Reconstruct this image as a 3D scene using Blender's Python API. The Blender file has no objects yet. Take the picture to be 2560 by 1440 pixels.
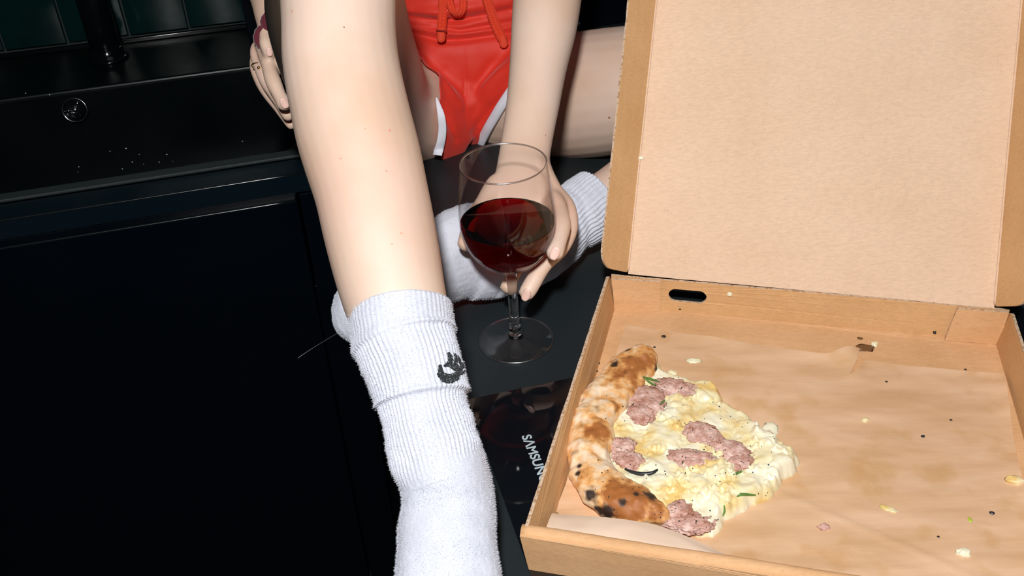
import bpy, bmesh, math, random
import numpy as np
from mathutils import Vector, Matrix, noise
from mathutils.geometry import tessellate_polygon, delaunay_2d_cdt
from mathutils.bvhtree import BVHTree

random.seed(4)
SC = bpy.context.scene
COL = SC.collection

# ------------------------------------------------------------------ camera
FPX, PITCH, ROLL = 2367.0, math.radians(34.8), math.radians(-2.64)
CAM_H = 0.62
cp, sp = math.cos(PITCH), math.sin(PITCH)
_r, _u, _f = Vector((1, 0, 0)), Vector((0, sp, cp)), Vector((0, cp, -sp))
cr, sr = math.cos(ROLL), math.sin(ROLL)
CR, CU, CF = cr*_r + sr*_u, -sr*_r + cr*_u, _f
CPOS = Vector((0, 0, CAM_H))
cam = bpy.data.cameras.new('camera')
cam.sensor_width = 36
cam.lens = FPX/2560*36
cam.clip_start = 0.02
camo = bpy.data.objects.new('camera', cam)
COL.objects.link(camo)
camo.matrix_world = Matrix(((CR.x, CU.x, -CF.x, CPOS.x), (CR.y, CU.y, -CF.y, CPOS.y), (CR.z, CU.z, -CF.z, CPOS.z), (0, 0, 0, 1)))
SC.camera = camo

# ------------------------------------------------------------------ world, flash, exposure
SC.view_settings.view_transform = 'Standard'
SC.view_settings.look = 'None'
SC.view_settings.gamma = 1
SC.view_settings.use_curve_mapping = False
SC.view_settings.exposure = 0.0
W = bpy.data.worlds.new('world')
SC.world = W
W.use_nodes = True
W.node_tree.nodes['Background'].inputs[0].default_value = (0.55, 0.75, 1.0, 1)
W.node_tree.nodes['Background'].inputs[1].default_value = 0.010

def add_light(name, loc, target, size, power, color=(1, 1, 1)):
    l = bpy.data.lights.new(name, 'AREA')
    l.shape = 'DISK'; l.size = size; l.energy = power; l.color = color
    o = bpy.data.objects.new(name, l)
    COL.objects.link(o)
    o.location = loc
    o.rotation_euler = (Vector(target)-Vector(loc)).to_track_quat('-Z', 'Y').to_euler()
    return o
FLASH = CPOS + CU*0.27 - CR*0.06 - CF*0.38
add_light('camera_flash', FLASH, (0.03, 0.95, 0.05), 0.085, 21.5, (1.0, 0.985, 0.97))
add_light('ceiling_bounce', (0.1, 0.5, 2.3), (0.1, 1.0, 0), 1.4, 1.6, (0.9, 0.96, 1.0))

# ------------------------------------------------------------------ coordinate helpers
def ray(x, y):
    return CR*((x-1280)/FPX) - CU*((y-720)/FPX) + CF
def U(x, y, z=0.0):
    d = ray(x, y); return CPOS + d*((z-CAM_H)/d.z)
def Q(x, y, dep):
    return CPOS + ray(x, y)*dep
YK = math.radians(13.9)
KX, KY, KZ = Vector((math.cos(YK), math.sin(YK), 0)), Vector((-math.sin(YK), math.cos(YK), 0)), Vector((0, 0, 1))
def K(x, y, z=0.0):
    return KX*x + KY*y + KZ*z
YB = math.radians(-14.3)
BX, BY = Vector((math.cos(YB), math.sin(YB), 0)), Vector((-math.sin(YB), math.cos(YB), 0))
BO = U(1303, 1325, .045); BO.z = 0.0
def Bw(a, b, h=0.0):
    return BO + BX*a + BY*b + KZ*h
def toB(p):
    d = p-BO; return (d.dot(BX), d.dot(BY), d.z)
def PB(x, y, z=0.005):
    return toB(U(x, y, z))
def fbm(p, s=1.0, o=3):
    v = 0; a = 1; q = Vector(p)*s
    for i in range(o):
        v += a*noise.noise(q); q = q*2.03+Vector((3.1, 1.7, 5.2)); a *= .5
    return v

# ------------------------------------------------------------------ object helpers
def link(name, me, mats, parent=None, smooth=True):
    o = bpy.data.objects.new(name, me)
    COL.objects.link(o)
    if not isinstance(mats, (list, tuple)): mats = [mats]
    for m in mats: me.materials.append(m)
    if smooth:
        for p in me.polygons: p.use_smooth = True
    if parent:
        o.parent = parent
        o.matrix_parent_inverse = Matrix.Translation(parent.location).inverted() if parent.location.length else Matrix()
    return o
def obj(name, bm, mats, parent=None, smooth=True, recalc=True):
    if recalc: bmesh.ops.recalc_face_normals(bm, faces=bm.faces[:])
    me = bpy.data.meshes.new(name)
    bm.to_mesh(me); bm.free()
    return link(name, me, mats, parent, smooth)
def tag(o, label, cat, group=None, kind=None):
    if label: o['label'] = label
    if cat: o['category'] = cat
    if group: o['group'] = group
    if kind: o['kind'] = kind
    return o
def empty(name, loc, label, cat, group=None):
    o = bpy.data.objects.new(name, None)
    COL.objects.link(o); o.location = loc; o.empty_display_size = .02
    return tag(o, label, cat, group)

def box_bm(bm, c, ex, ey, ez, sx, sy, sz, bev=0.0):
    """box centred at c, half sizes sx sy sz along unit axes"""
    t = bmesh.new()
    bmesh.ops.create_cube(t, size=2)
    if bev:
        for v in t.verts: v.co = Vector((v.co.x*sx, v.co.y*sy, v.co.z*sz))
        bmesh.ops.bevel(t, geom=t.edges[:], offset=bev, segments=3, affect='EDGES', profile=.5)
    else:
        for v in t.verts: v.co = Vector((v.co.x*sx, v.co.y*sy, v.co.z*sz))
    vm = {}
    for v in t.verts:
        vm[v] = bm.verts.new(c + ex*v.co.x + ey*v.co.y + ez*v.co.z)
    for f in t.faces: bm.faces.new([vm[v] for v in f.verts])
    t.free()
def kbox(x0, x1, y0, y1, z0, z1, bev=0.0, bm=None):
    bm = bm or bmesh.new()
    box_bm(bm, K((x0+x1)/2, (y0+y1)/2, (z0+z1)/2), KX, KY, KZ, abs(x1-x0)/2, abs(y1-y0)/2, abs(z1-z0)/2, bev)
    return bm

def catmull(pts, n):
    pts = [np.array(p, float) for p in pts]
    P = [2*pts[0]-pts[1]] + pts + [2*pts[-1]-pts[-2]]
    out = []
    m = len(pts)-1
    for k in range(n+1):
        u = k/n*m; i = min(int(u), m-1); t = u-i
        a, b, c, d = P[i:i+4]
        out.append(.5*((2*b)+(-a+c)*t+(2*a-5*b+4*c-d)*t*t+(-a+3*b-3*c+d)*t**3))
    return out

def loft(bm, stations, nseg=24, nring=40, disp=None, cap=True, side=None, t0=0.0, t1=1.0):
    """stations: list of (center Vector, r_side, r_depth[, sidevec]). disp(theta, t, P, N)->offset"""
    arr = []
    for s in stations:
        sv = s[3] if len(s) > 3 else (side or CR)
        arr.append(list(s[0]) + [s[1], s[2]] + list(sv))
    rs = catmull(arr, nring)
    rings = []
    n = len(rs)
    k0, k1 = int(round(t0*(n-1))), int(round(t1*(n-1)))
    for k in range(k0, k1+1):
        c = Vector(rs[k][:3]); rx, ry = rs[k][3], rs[k][4]; sv = Vector(rs[k][5:8])
        a = Vector(rs[max(k-1, 0)][:3]); b = Vector(rs[min(k+1, n-1)][:3])
        T = (b-a).normalized()
        S = (sv-T*sv.dot(T)).normalized(); B = T.cross(S)
        ring = []
        for j in range(nseg):
            th = 2*math.pi*j/nseg
            N = (S*math.cos(th)*ry + B*math.sin(th)*rx).normalized()
            P = c + S*math.cos(th)*rx + B*math.sin(th)*ry
            if disp: P = P + N*disp(th, k/(n-1), P, N)
            ring.append(bm.verts.new(P))
        rings.append(ring)
    for r0, r1 in zip(rings, rings[1:]):
        for j in range(nseg):
            bm.faces.new((r0[j], r0[(j+1) % nseg], r1[(j+1) % nseg], r1[j]))
    if cap:
        for r in (rings[0], rings[-1]):
            c = sum((v.co for v in r), Vector())/nseg
            cv = bm.verts.new(c)
            for j in range(nseg): bm.faces.new((r[j], r[(j+1) % nseg], cv))
    return rings

def round_ends(st, k=.55):
    """add shrinking stations at both ends so that a loft closes round"""
    a, b = st[0], st[1]; d = (a[0]-b[0]).normalized()
    y, z = st[-1], st[-2]; e = (y[0]-z[0]).normalized()
    def mk(s, d, f, g): return (s[0]+d*s[1]*f, s[1]*g, s[2]*g) + tuple(s[3:])
    return [mk(a, d, .92, .25), mk(a, d, .62, .75)] + list(st) + [mk(y, e, .62, .75), mk(y, e, .92, .25)]

def tube(bm, pts, rad, nseg=10, nring=None):
    st = [(Vector(p), rad if not isinstance(rad, (list, tuple)) else rad[i], rad if not isinstance(rad, (list, tuple)) else rad[i]) for i, p in enumerate(pts)]
    d = (st[-1][0]-st[0][0]).normalized()
    sv = Vector((0, 0, 1)) if abs(d.z) < .8 else Vector((1, 0, 0))
    st = [(s[0], s[1], s[2], sv) for s in st]
    return loft(bm, st, nseg, nring or 6*len(pts))

def lathe(bm, prof, c, n=64, axis=None, ex=None, ey=None):
    ez = axis or KZ; ex = ex or Vector((1, 0, 0)); ey = ey or ez.cross(ex)
    rings = []
    for r, z in prof:
        if r < 1e-6: rings.append([bm.verts.new(c+ez*z)])
        else: rings.append([bm.verts.new(c+ez*z+ex*(r*math.cos(2*math.pi*j/n))+ey*(r*math.sin(2*math.pi*j/n))) for j in range(n)])
    for a, b in zip(rings, rings[1:]):
        for j in range(n):
            k = (j+1) % n
            q = [a[j % len(a)], a[k % len(a)], b[k % len(b)], b[j % len(b)]]
            u = []
            for v in q:
                if v not in u: u.append(v)
            if len(u) > 2: bm.faces.new(u)
    return rings

def extrude_outline(bm, outline, fn, thick, holes=(), mi_side=1, mi_top=0):
    """outline in (s,t), fn(s,t)->(P, N). Slab of given thickness on -N side."""
    loops = [outline]+list(holes)
    flat = [p for l in loops for p in l]
    tris = tessellate_polygon([[Vector((p[0], p[1], 0)) for p in l] for l in loops])
    top, bot = [], []
    for p in flat:
        P, N = fn(p[0], p[1])
        top.append(bm.verts.new(P)); bot.append(bm.verts.new(P-N*thick))
    for t in tris:
        try:
            f = bm.faces.new([top[i] for i in t]); f.material_index = mi_top
            f = bm.faces.new([bot[i] for i in reversed(t)]); f.material_index = mi_top
        except ValueError: pass
    i0 = 0
    for l in loops:
        n = len(l)
        for j in range(n):
            a, b = i0+j, i0+(j+1) % n
            f = bm.faces.new((top[a], top[b], bot[b], bot[a])); f.material_index = mi_side
        i0 += n

def sheet(outline, spacing, fn, extra=None):
    """triangulated sheet inside a 2D outline; fn(x,y)->Vector. returns bm and the boundary verts"""
    xs = [p[0] for p in outline]; ys = [p[1] for p in outline]
    def inside(x, y):
        c = False; n = len(outline); j = n-1
        for i in range(n):
            xi, yi = outline[i]; xj, yj = outline[j]
            if (yi > y) != (yj > y) and x < (xj-xi)*(y-yi)/(yj-yi)+xi: c = not c
            j = i
        return c
    dense = []
    n = len(outline)
    for i in range(n):
        a, b = outline[i], outline[(i+1) % n]
        m = max(1, int(math.hypot(b[0]-a[0], b[1]-a[1])/spacing))
        for k in range(m): dense.append((a[0]+(b[0]-a[0])*k/m, a[1]+(b[1]-a[1])*k/m))
    A = np.array(dense)
    pts = [Vector(p) for p in dense]; nb = len(pts)
    x = min(xs)
    row = 0
    while x < max(xs):
        y = min(ys)+(spacing/2 if row % 2 else 0)
        while y < max(ys):
            px, py = x+random.uniform(-.1, .1)*spacing, y+random.uniform(-.1, .1)*spacing
            if inside(px, py) and ((A[:, 0]-px)**2+(A[:, 1]-py)**2).min() > (spacing*.5)**2:
                pts.append(Vector((px, py)))
            y += spacing
        x += spacing*.87; row += 1
    vs, es, fs, ov, oe, of = delaunay_2d_cdt(pts, [], [list(range(nb))], 1, 1e-7)
    bm = bmesh.new()
    V = [bm.verts.new(fn(v.x, v.y)) for v in vs]
    for f in fs:
        try: bm.faces.new([V[i] for i in f])
        except ValueError: pass
    return bm
def edge_dist(outline):
    n = len(outline)
    a = np.array(outline); b = np.roll(a, -1, 0); d = b-a; L = (d**2).sum(1)
    def f(x, y):
        p = np.array((x, y)); t = np.clip(((p-a)*d).sum(1)/L, 0, 1)
        return math.sqrt((((a+d*t[:, None])-p)**2).sum(1).min())
    return f

# ------------------------------------------------------------------ materials
def mat(name, color=(.8, .8, .8), rough=.5, **kw):
    m = bpy.data.materials.new(name); m.use_nodes = True
    b = m.node_tree.nodes['Principled BSDF']
    b.inputs['Base Color'].default_value = (*color, 1)
    b.inputs['Roughness'].default_value = rough
    for k, v in kw.items(): b.inputs[k.replace('_', ' ')].default_value = v
    return m
def nodes(m):
    nt = m.node_tree
    return nt, nt.nodes, nt.links, nt.nodes['Principled BSDF']
def ramp(nt, stops, inp=None, interp='LINEAR'):
    r = nt.nodes.new('ShaderNodeValToRGB'); r.color_ramp.interpolation = interp
    e = r.color_ramp.elements
    while len(e) < len(stops): e.new(.5)
    for el, (p, c) in zip(e, stops): el.position = p; el.color = (*c, 1) if len(c) == 3 else c
    if inp is not None: nt.links.new(inp, r.inputs[0])
    return r
def tex(nt, scale, kind='Noise', detail=4, vec=None, stretch=None, rot=None, **kw):
    tc = nt.nodes.new('ShaderNodeTexCoord')
    out = tc.outputs['Object']
    if stretch or rot:
        mp = nt.nodes.new('ShaderNodeMapping')
        if stretch: mp.inputs['Scale'].default_value = stretch
        if rot: mp.inputs['Rotation'].default_value = rot
        nt.links.new(out, mp.inputs[0]); out = mp.outputs[0]
    t = nt.nodes.new('ShaderNodeTex'+kind)
    if 'Scale' in t.inputs: t.inputs['Scale'].default_value = scale
    if 'Detail' in t.inputs: t.inputs['Detail'].default_value = detail
    for k, v in kw.items(): t.inputs[k].default_value = v
    nt.links.new(out, t.inputs['Vector'])
    return t
def mixc(nt, fac, a, b, mode='MIX'):
    n = nt.nodes.new('ShaderNodeMix'); n.data_type = 'RGBA'; n.blend_type = mode
    for s, v in ((n.inputs[0], fac), (n.inputs[6], a), (n.inputs[7], b)):
        if hasattr(v, 'is_output'): nt.links.new(v, s)
        elif isinstance(v, (int, float)): s.default_value = v
        else: s.default_value = (*v, 1)
    return n.outputs[2]
def bump(nt, h, strength=.3, dist=.001, b=None):
    n = nt.nodes.new('ShaderNodeBump'); n.inputs['Strength'].default_value = strength; n.inputs['Distance'].default_value = dist
    nt.links.new(h, n.inputs['Height'])
    if b: nt.links.new(n.outputs[0], b.inputs['Normal'])
    return n.outputs[0]

def skin_mat():
    m = mat('skin', (.8, .6, .5), .48, Subsurface_Weight=.25, Subsurface_Scale=.008)
    nt, N, L, b = nodes(m)
    b.inputs['Subsurface Radius'].default_value = (1, .35, .2)
    b.inputs['Specular IOR Level'].default_value = .42
    t = tex(nt, 9, detail=4)
    r = ramp(nt, [(.35, (.70, .485, .36)), (.62, (.765, .58, .475))], t.outputs[0])
    s = tex(nt, 75, 'Voronoi')
    r2 = ramp(nt, [(0.02, (1, 1, 1)), (.11, (0, 0, 0))], s.outputs['Distance'])
    t2 = tex(nt, 26, detail=2)
    r3 = ramp(nt, [(.56, (0, 0, 0)), (.66, (1, 1, 1))], t2.outputs[0])
    mm = N.new('ShaderNodeMath'); mm.operation = 'MULTIPLY'; L.new(r2.outputs[0], mm.inputs[0]); L.new(r3.outputs[0], mm.inputs[1])
    mk = N.new('ShaderNodeMath'); mk.operation = 'MULTIPLY'; L.new(mm.outputs[0], mk.inputs[0]); mk.inputs[1].default_value = .5
    bl = tex(nt, 5.5, detail=3); rb = ramp(nt, [(.50, (0, 0, 0)), (.72, (.45, .45, .45))], bl.outputs[0])
    base = mixc(nt, rb.outputs[0], r.outputs[0], (.74, .43, .34))
    c = mixc(nt, mk.outputs[0], base, (.70, .30, .19))
    L.new(c, b.inputs['Base Color'])
    g = tex(nt, 900, detail=3)
    bump(nt, g.outputs[0], .18, .0004, b)
    return m
SKIN = skin_mat()
NAIL = mat('nail', (.86, .56, .48), .22, Subsurface_Weight=.1, Subsurface_Scale=.002)

def sock_mat():
    m = mat('white_knit', (.60, .62, .70), .95, Sheen_Weight=.15)
    nt, N, L, b = nodes(m)
    b.inputs['Specular IOR Level'].default_value = .1
    t = tex(nt, 60, detail=5)
    r = ramp(nt, [(.25, (.58, .60, .685)), (.75, (.635, .655, .74))], t.outputs[0])
    L.new(r.outputs[0], b.inputs['Base Color'])
    w = tex(nt, 420, detail=4, stretch=(1, 1, .45))
    bump(nt, w.outputs[0], .5, .0008, b)
    return m
SOCK = sock_mat()
SOCKINK = mat('black_yarn', (.018, .022, .024), .95)

def red_mat():
    m = mat('red_jersey', (.72, .035, .018), .55, Sheen_Weight=.15)
    nt, N, L, b = nodes(m)
    b.inputs['Specular IOR Level'].default_value = .3
    w = tex(nt, 1400, detail=2)
    bump(nt, w.outputs[0], .3, .0005, b)
    return m
RED = red_mat()
REDCORD = mat('red_cord', (.74, .055, .016), .8)
REDCORD2 = mat('dark_red_yarn', (.28, .008, .006), .9)  # darker red yarn for the stitching across the knot
WHITEHEM = mat('white_binding', (.82, .83, .92), .8)

def card_mat(name, dark=(.64, .365, .175), light=(.73, .44, .235), stripe=True):
    m = mat(name, light, .8)
    nt, N, L, b = nodes(m)
    b.inputs['Specular IOR Level'].default_value = .25
    t = tex(nt, 14, detail=5)
    r = ramp(nt, [(.3, dark), (.7, light)], t.outputs[0])
    f = tex(nt, 420, detail=3, rot=(0, 0, -YB), stretch=(.3, 1, 1))
    r2 = ramp(nt, [(.35, (.94, .94, .94)), (.65, (1.03, 1.03, 1.03))], f.outputs[0])
    c = mixc(nt, 1.0, r.outputs[0], r2.outputs[0], 'MULTIPLY')
    sp_ = tex(nt, 700, detail=2)
    r3 = ramp(nt, [(.28, (.7, .62, .55)), (.38, (1, 1, 1))], sp_.outputs[0])
    c = mixc(nt, .5, c, r3.outputs[0], 'MULTIPLY')
    L.new(c, b.inputs['Base Color'])
    w = tex(nt, 38, 'Wave', detail=1, rot=(0, 0, -YB), Distortion=.6)
    bump(nt, w.outputs['Fac'], .10, .0008, b)
    return m
CARD = card_mat('cardboard')
CARDLID = card_mat('lid_cardboard', (.72, .50, .345), (.76, .54, .385))
CARDW = card_mat('cardboard_wall', (.60, .345, .155), (.68, .41, .20))
def edge_mat():
    m = mat('corrugated_edge', (.6, .4, .25), .9)
    nt, N, L, b = nodes(m)
    t = tex(nt, 330, detail=2)
    r = ramp(nt, [(.40, (.42, .25, .14)), (.5, (.66, .49, .35))], t.outputs[0])
    L.new(r.outputs[0], b.inputs['Base Color'])
    return m
CARDE = edge_mat()

def paper_mat():
    m = mat('baking_paper', (.62, .40, .24), .5)
    nt, N, L, b = nodes(m)
    b.inputs['Specular IOR Level'].default_value = .35
    t = tex(nt, 16, detail=5, rot=(0, 0, -YB+.15), stretch=(.5, 2.4, 1))
    r = ramp(nt, [(.34, (.62, .375, .205)), (.62, (.74, .49, .31))], t.outputs[0])
    g = tex(nt, 22, detail=6)
    rg = ramp(nt, [(.56, (0, 0, 0)), (.68, (1, 1, 1))], g.outputs[0])
    mk = N.new('ShaderNodeMath'); mk.operation = 'MULTIPLY'; L.new(rg.outputs[0], mk.inputs[0]); mk.inputs[1].default_value = .5
    c = mixc(nt, mk.outputs[0], r.outputs[0], (.55, .29, .10))
    L.new(c, b.inputs['Base Color'])
    rr = ramp(nt, [(.5, (.55, .55, .55)), (.66, (.3, .3, .3))], g.outputs[0])
    L.new(rr.outputs[0], b.inputs['Roughness'])
    w = tex(nt, 30, detail=5, rot=(0, 0, -YB+.2), stretch=(.35, 3, 1))
    bump(nt, w.outputs[0], .35, .002, b)
    return m
PAPER = paper_mat()
PAPERB = mat('paper_underside', (.78, .60, .46), .6)

def counter_mat(name, c, rough, grain=.05):
    m = mat(name, c, rough)
    nt, N, L, b = nodes(m)
    t = tex(nt, 900, detail=2)
    bump(nt, t.outputs[0], grain, .0004, b)
    t2 = tex(nt, 6, detail=6)
    r = ramp(nt, [(.3, (rough*.8,)*3), (.7, (min(1, rough*1.25),)*3)], t2.outputs[0])
    L.new(r.outputs[0], b.inputs['Roughness'])
    return m
COUNTER = counter_mat('slate_counter', (.0125, .018, .021), .46, .25)
SINKM = counter_mat('black_composite', (.0010, .0028, .0036), .36, .06)
CABM = counter_mat('black_lacquer', (.0008, .0024, .0050), .26, .04)
CABFR = counter_mat('navy_speckled_edge', (.0025, .008, .013), .33, .4)
for m_, v_ in ((SINKM, .3), (CABM, .3), (CABFR, .3), (COUNTER, .45)): m_.node_tree.nodes['Principled BSDF'].inputs['Specular IOR Level'].default_value = v_
BLACKG = mat('black_gloss', (.002, .003, .004), .12)
HOBM = mat('hob_glass', (.004, .005, .007), .035)
HOBM.node_tree.nodes['Principled BSDF'].inputs['Specular IOR Level'].default_value = .75
HOBT = mat('hob_print', (.42, .50, .54), .6)
WORN = counter_mat('worn_sheen_rim', (.020, .028, .029), .55, .5)  # worn rim; the paler base colour also carries its sheen
EDGEG = mat('glint_bead_black', (.004, .007, .008), .22); EDGEG.node_tree.nodes['Principled BSDF'].inputs['Specular IOR Level'].default_value = .8  # gloss for the added beads that draw the edge glints
CHROME = mat('chrome', (.8, .8, .82), .12, Metallic=1)
GOLD = mat('gold', (.85, .6, .25), .2, Metallic=1)
DARK = mat('dark_hole', (.002, .003, .004), .8)
FLOORM = mat('dark_floor', (.002, .003, .004), .8)
def tile_mat():
    m = mat('green_glazed_tile', (.004, .035, .030), .16)
    nt, N, L, b = nodes(m)
    t = tex(nt, 9, detail=3)
    r = ramp(nt, [(.3, (.0010, .009, .010)), (.7, (.002, .020, .018))], t.outputs[0])
    L.new(r.outputs[0], b.inputs['Base Color'])
    bump(nt, t.outputs[0], .25, .004, b)
    return m
TILE = tile_mat()
GROUT = mat('grout', (.02, .03, .03), .9)
VELVET = mat('burgundy_velvet', (.10, .004, .014), .9, Sheen_Weight=.6)
def tights_mat():
    m = mat('sheer_tights', (.065, .042, .028), .7)
    nt, N, L, b = nodes(m)
    lw = N.new('ShaderNodeLayerWeight'); lw.inputs[0].default_value = .45
    t = tex(nt, 500, detail=2)
    c = mixc(nt, lw.outputs['Facing'], (.062, .040, .024), (.004, .005, .006))
    L.new(c, b.inputs['Base Color'])
    bump(nt, t.outputs[0], .2, .0005, b)
    return m
TIGHTS = tights_mat()

# thin clear glass: Fresnel mix of clear transparency and mirror reflection
def thin_glass():
    m = bpy.data.materials.new('thin_glass'); m.use_nodes = True
    nt = m.node_tree; N = nt.nodes; N.clear(); L = nt.links
    out = N.new('ShaderNodeOutputMaterial'); mx = N.new('ShaderNodeMixShader')
    tr = N.new('ShaderNodeBsdfTransparent'); gl = N.new('ShaderNodeBsdfGlossy'); gl.inputs['Roughness'].default_value = .025
    lw = N.new('ShaderNodeLayerWeight'); lw.inputs[0].default_value = .5
    r = ramp(nt, [(.5, (.995, .995, .995)), (1, (.88, .86, .85))], lw.outputs['Facing'])
    L.new(r.outputs[0], tr.inputs[0])
    fr = ramp(nt, [(0, (.03, .03, .03)), (.6, (.04, .04, .04)), (.85, (.13, .13, .13)), (1, (.95, .95, .95))], lw.outputs['Facing'])
    L.new(fr.outputs[0], mx.inputs[0]); L.new(tr.outputs[0], mx.inputs[1]); L.new(gl.outputs[0], mx.inputs[2])
    L.new(mx.outputs[0], out.inputs[0])
    return m
THIN = thin_glass()
GLASS = mat('solid_glass', (1, 1, 1), .01, Transmission_Weight=1, IOR=1.5)
def ring_glass(name, f0, f1, rough):
    m = THIN.copy(); m.name = name
    nt = m.node_tree
    for n in nt.nodes:
        if n.type == 'BSDF_GLOSSY': n.inputs['Roughness'].default_value = rough
        if n.type == 'VALTORGB' and n.color_ramp.elements[0].position == 0:
            e = n.color_ramp.elements
            e[0].color = (f0,)*3+(1,); e[1].color = (f0*1.3,)*3+(1,); e[2].color = (f0*1.3+(f1-f0)*.4,)*3+(1,); e[3].color = (f1,)*3+(1,)
    return m
RIMG = ring_glass('glass_rim', .42, .9, .22)
FOOTG = ring_glass('glass_foot', .085, .9, .10)
def wine_mat():
    m = mat('red_wine', (.9, .25, .2), .0, Transmission_Weight=1, IOR=1.34)
    nt, N, L, b = nodes(m)
    v = N.new('ShaderNodeVolumeAbsorption'); v.inputs[0].default_value = (.93, .05, .03, 1); v.inputs[1].default_value = 390
    L.new(v.outputs[0], N['Material Output'].inputs['Volume'])
    return m
WINE = wine_mat()
DROPGLINT = mat('water', (.55, .6, .62), .08)  # pale base colour stands in for the flash glint on each droplet

# ------------------------------------------------------------------ SETTING
PX = 0.046     # left edge of the worktop run with the hob
fl = obj('floor', kbox(-2.2, 2.4, -1.2, 2.1, -.93, -.90), FLOORM, smooth=False); tag(fl, 'dark kitchen floor far below the worktop', None, kind='structure')
wall = empty('wall_back', K(0, 1.9, 0), None, None); wall['kind'] = 'structure'; wall['label'] = 'back wall tiled with tall dark green glazed tiles'
obj('wall_panel', kbox(-2.2, 2.4, 1.902, 2.0, -.9, 1.7), GROUT, wall, smooth=False)
tm = None
for i in range(6):
    for j in range(2):
        x1 = -.037 - i*.111
        bm = bmesh.new()
        if tm is None:
            box_bm(bm, Vector((0, 0, 0)), KX, KY, KZ, .0535, .006, .118, .002)
            o = obj('tile', bm, TILE, wall); tm = o.data
        else:
            o = bpy.data.objects.new('tile', tm); COL.objects.link(o); o.parent = wall
            o.matrix_parent_inverse = Matrix.Translation(wall.location).inverted()
        o.location = K(x1-.0555+.0005*(i % 2), 1.898, .012+.119+j*.241)
        o.rotation_euler = (random.uniform(-.012, .012), 0, random.uniform(-.02, .02))
t = obj('trim_1', kbox(-.75, -.04, 1.885, 1.893, .0, .009, .002), BLACKG); tag(t, 'thin dark sealant trim under the green tiles', None, kind='structure')

# tall cupboard standing at the right end of the tiles
tc = empty('tall_cupboard', K(.4, 1.75, 0), 'matt black cupboard on the worktop at the right end of the green tiles', 'cupboard')
obj('side_panel', kbox(-.036, -.018, 1.62, 1.895, .001, 1.2, .001), CABM, tc, smooth=False)
obj('door', kbox(-.017, .55, 1.62, 1.64, .01, 1.2, .0015), CABM, tc, smooth=False)
obj('body', kbox(-.017, 1.3, 1.645, 1.89, .001, 1.2, .0015), CABM, tc, smooth=False)

# worktop: two runs of one L shape with an opening for the sink
wt = empty('worktop', K(0, 1.3, 0), 'matt black L-shaped kitchen worktop carrying the hob, glass and pizza box', 'worktop')
SX0, SX1, SY0, SY1 = -1.15, .034, 1.285, 1.70
def slab(outline, z0, z1, bev=.0):
    bm = bmesh.new()
    def fn(s, t_): return K(s, t_, z1), KZ
    extrude_outline(bm, outline, fn, z1-z0, mi_side=0)
    if bev:
        bmesh.ops.remove_doubles(bm, verts=bm.verts[:], dist=1e-6)
        ed = [e for e in bm.edges if len(e.link_faces) == 2 and e.calc_face_angle(0) > .5 and all(abs(v.co.z-z1) < 1e-5 for v in e.verts)]
        bmesh.ops.bevel(bm, geom=ed, offset=bev, segments=3, affect='EDGES')
    return bm
obj('long_run', slab([(PX, -.6), (1.6, -.6), (1.6, 1.885), (SX1, 1.885), (SX1, 1.235), (PX, 1.235)], -.03, 0, .0018), COUNTER, wt, smooth=False)
bm = kbox(-1.6, SX1-.0005, 1.7015, 1.885, -.03, .0, .001)
obj('rear_ledge', bm, SINKM, wt, smooth=False)
bm = kbox(-1.6, SX1-.0005, 1.235, 1.2835, -.03, .0, .0018)
obj('front_rail', bm, CABFR, wt, smooth=False)
# sink
sk = empty('sink', K(-.6, 1.49, -.2), 'black composite kitchen sink with a chrome overflow and water specks', 'sink')
def sink_bm():
    bm = bmesh.new()
    prof = [(0, .0005, 0), (.003, .0032, 0), (.0235, .0035, 0), (.0258, .0031, 0), (.0278, .0018, 0), (.0290, -.0004, 0), (.0296, -.004, 0), (.0335, -.17, 0), (.06, -.185, 0)]
    rings = []
    def rr(x0, x1, y0, y1, r):
        pts = []
        for cx_, cy_, a0 in ((x1-r, y1-r, 0), (x0+r, y1-r, 90), (x0+r, y0+r, 180), (x1-r, y0+r, 270)):
            for k in range(7):
                a = math.radians(a0+15*k); pts.append((cx_+r*math.cos(a), cy_+r*math.sin(a)))
        return pts
    for d, z, _ in prof:
        rings.append([bm.verts.new(K(x, y, z)) for x, y in rr(SX0+d, SX1-d, SY0+d, SY1-d, max(.004, .006+d*.6))])
    n = len(rings[0])
    for a, b in zip(rings, rings[1:]):
        for j in range(n): bm.faces.new((a[j], a[(j+1) % n], b[(j+1) % n], b[j]))
    bm.faces.new(rings[-1])
    return bm
obj('basin', sink_bm(), SINKM, sk, smooth=False)
dpos = U(188, 275, -.052)
DY = SY1-.0310
# overflow on the back wall of the basin
obj('front_rim', kbox(-1.5, SX1-.002, 1.2845, 1.3055, .0005, .0052, .0016), WORN, sk, smooth=False)
def bead(name, x0, x1, y, z, r, m, par):  # bead added along a plain edge to catch the flash as a glint line
    bm = bmesh.new(); n = 24
    st = [(K(x0+(x1-x0)*k/n, y, z), r, r, KZ) for k in range(n+1)]
    loft(bm, st, 16, n); return obj(name, bm, m, par)
bead('edge_glint_bead', -1.5, SX1-.003, 1.2365, -.0015, .0017, EDGEG, wt)
bead('edge_glint_bead', -1.5, SX1-.003, 1.7005, -.0003, .0022, EDGEG, wt)
bead('edge_glint_bead', -1.5, SX1-.003, 1.3045, .0040, .0014, EDGEG, sk)
d_ = ray(188, 275); tt = ((DY-.002)-CPOS.dot(KY))/d_.dot(KY); oc = CPOS+d_*tt
ov = empty('overflow_cover', oc, None, None); ov.parent = sk; ov.matrix_parent_inverse = Matrix.Translation(sk.location).inverted(); ov['label'] = 'round chrome overflow cover on the back of the basin'
bm = bmesh.new()
AX = (-KY*.94+KZ*.34).normalized()
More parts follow.
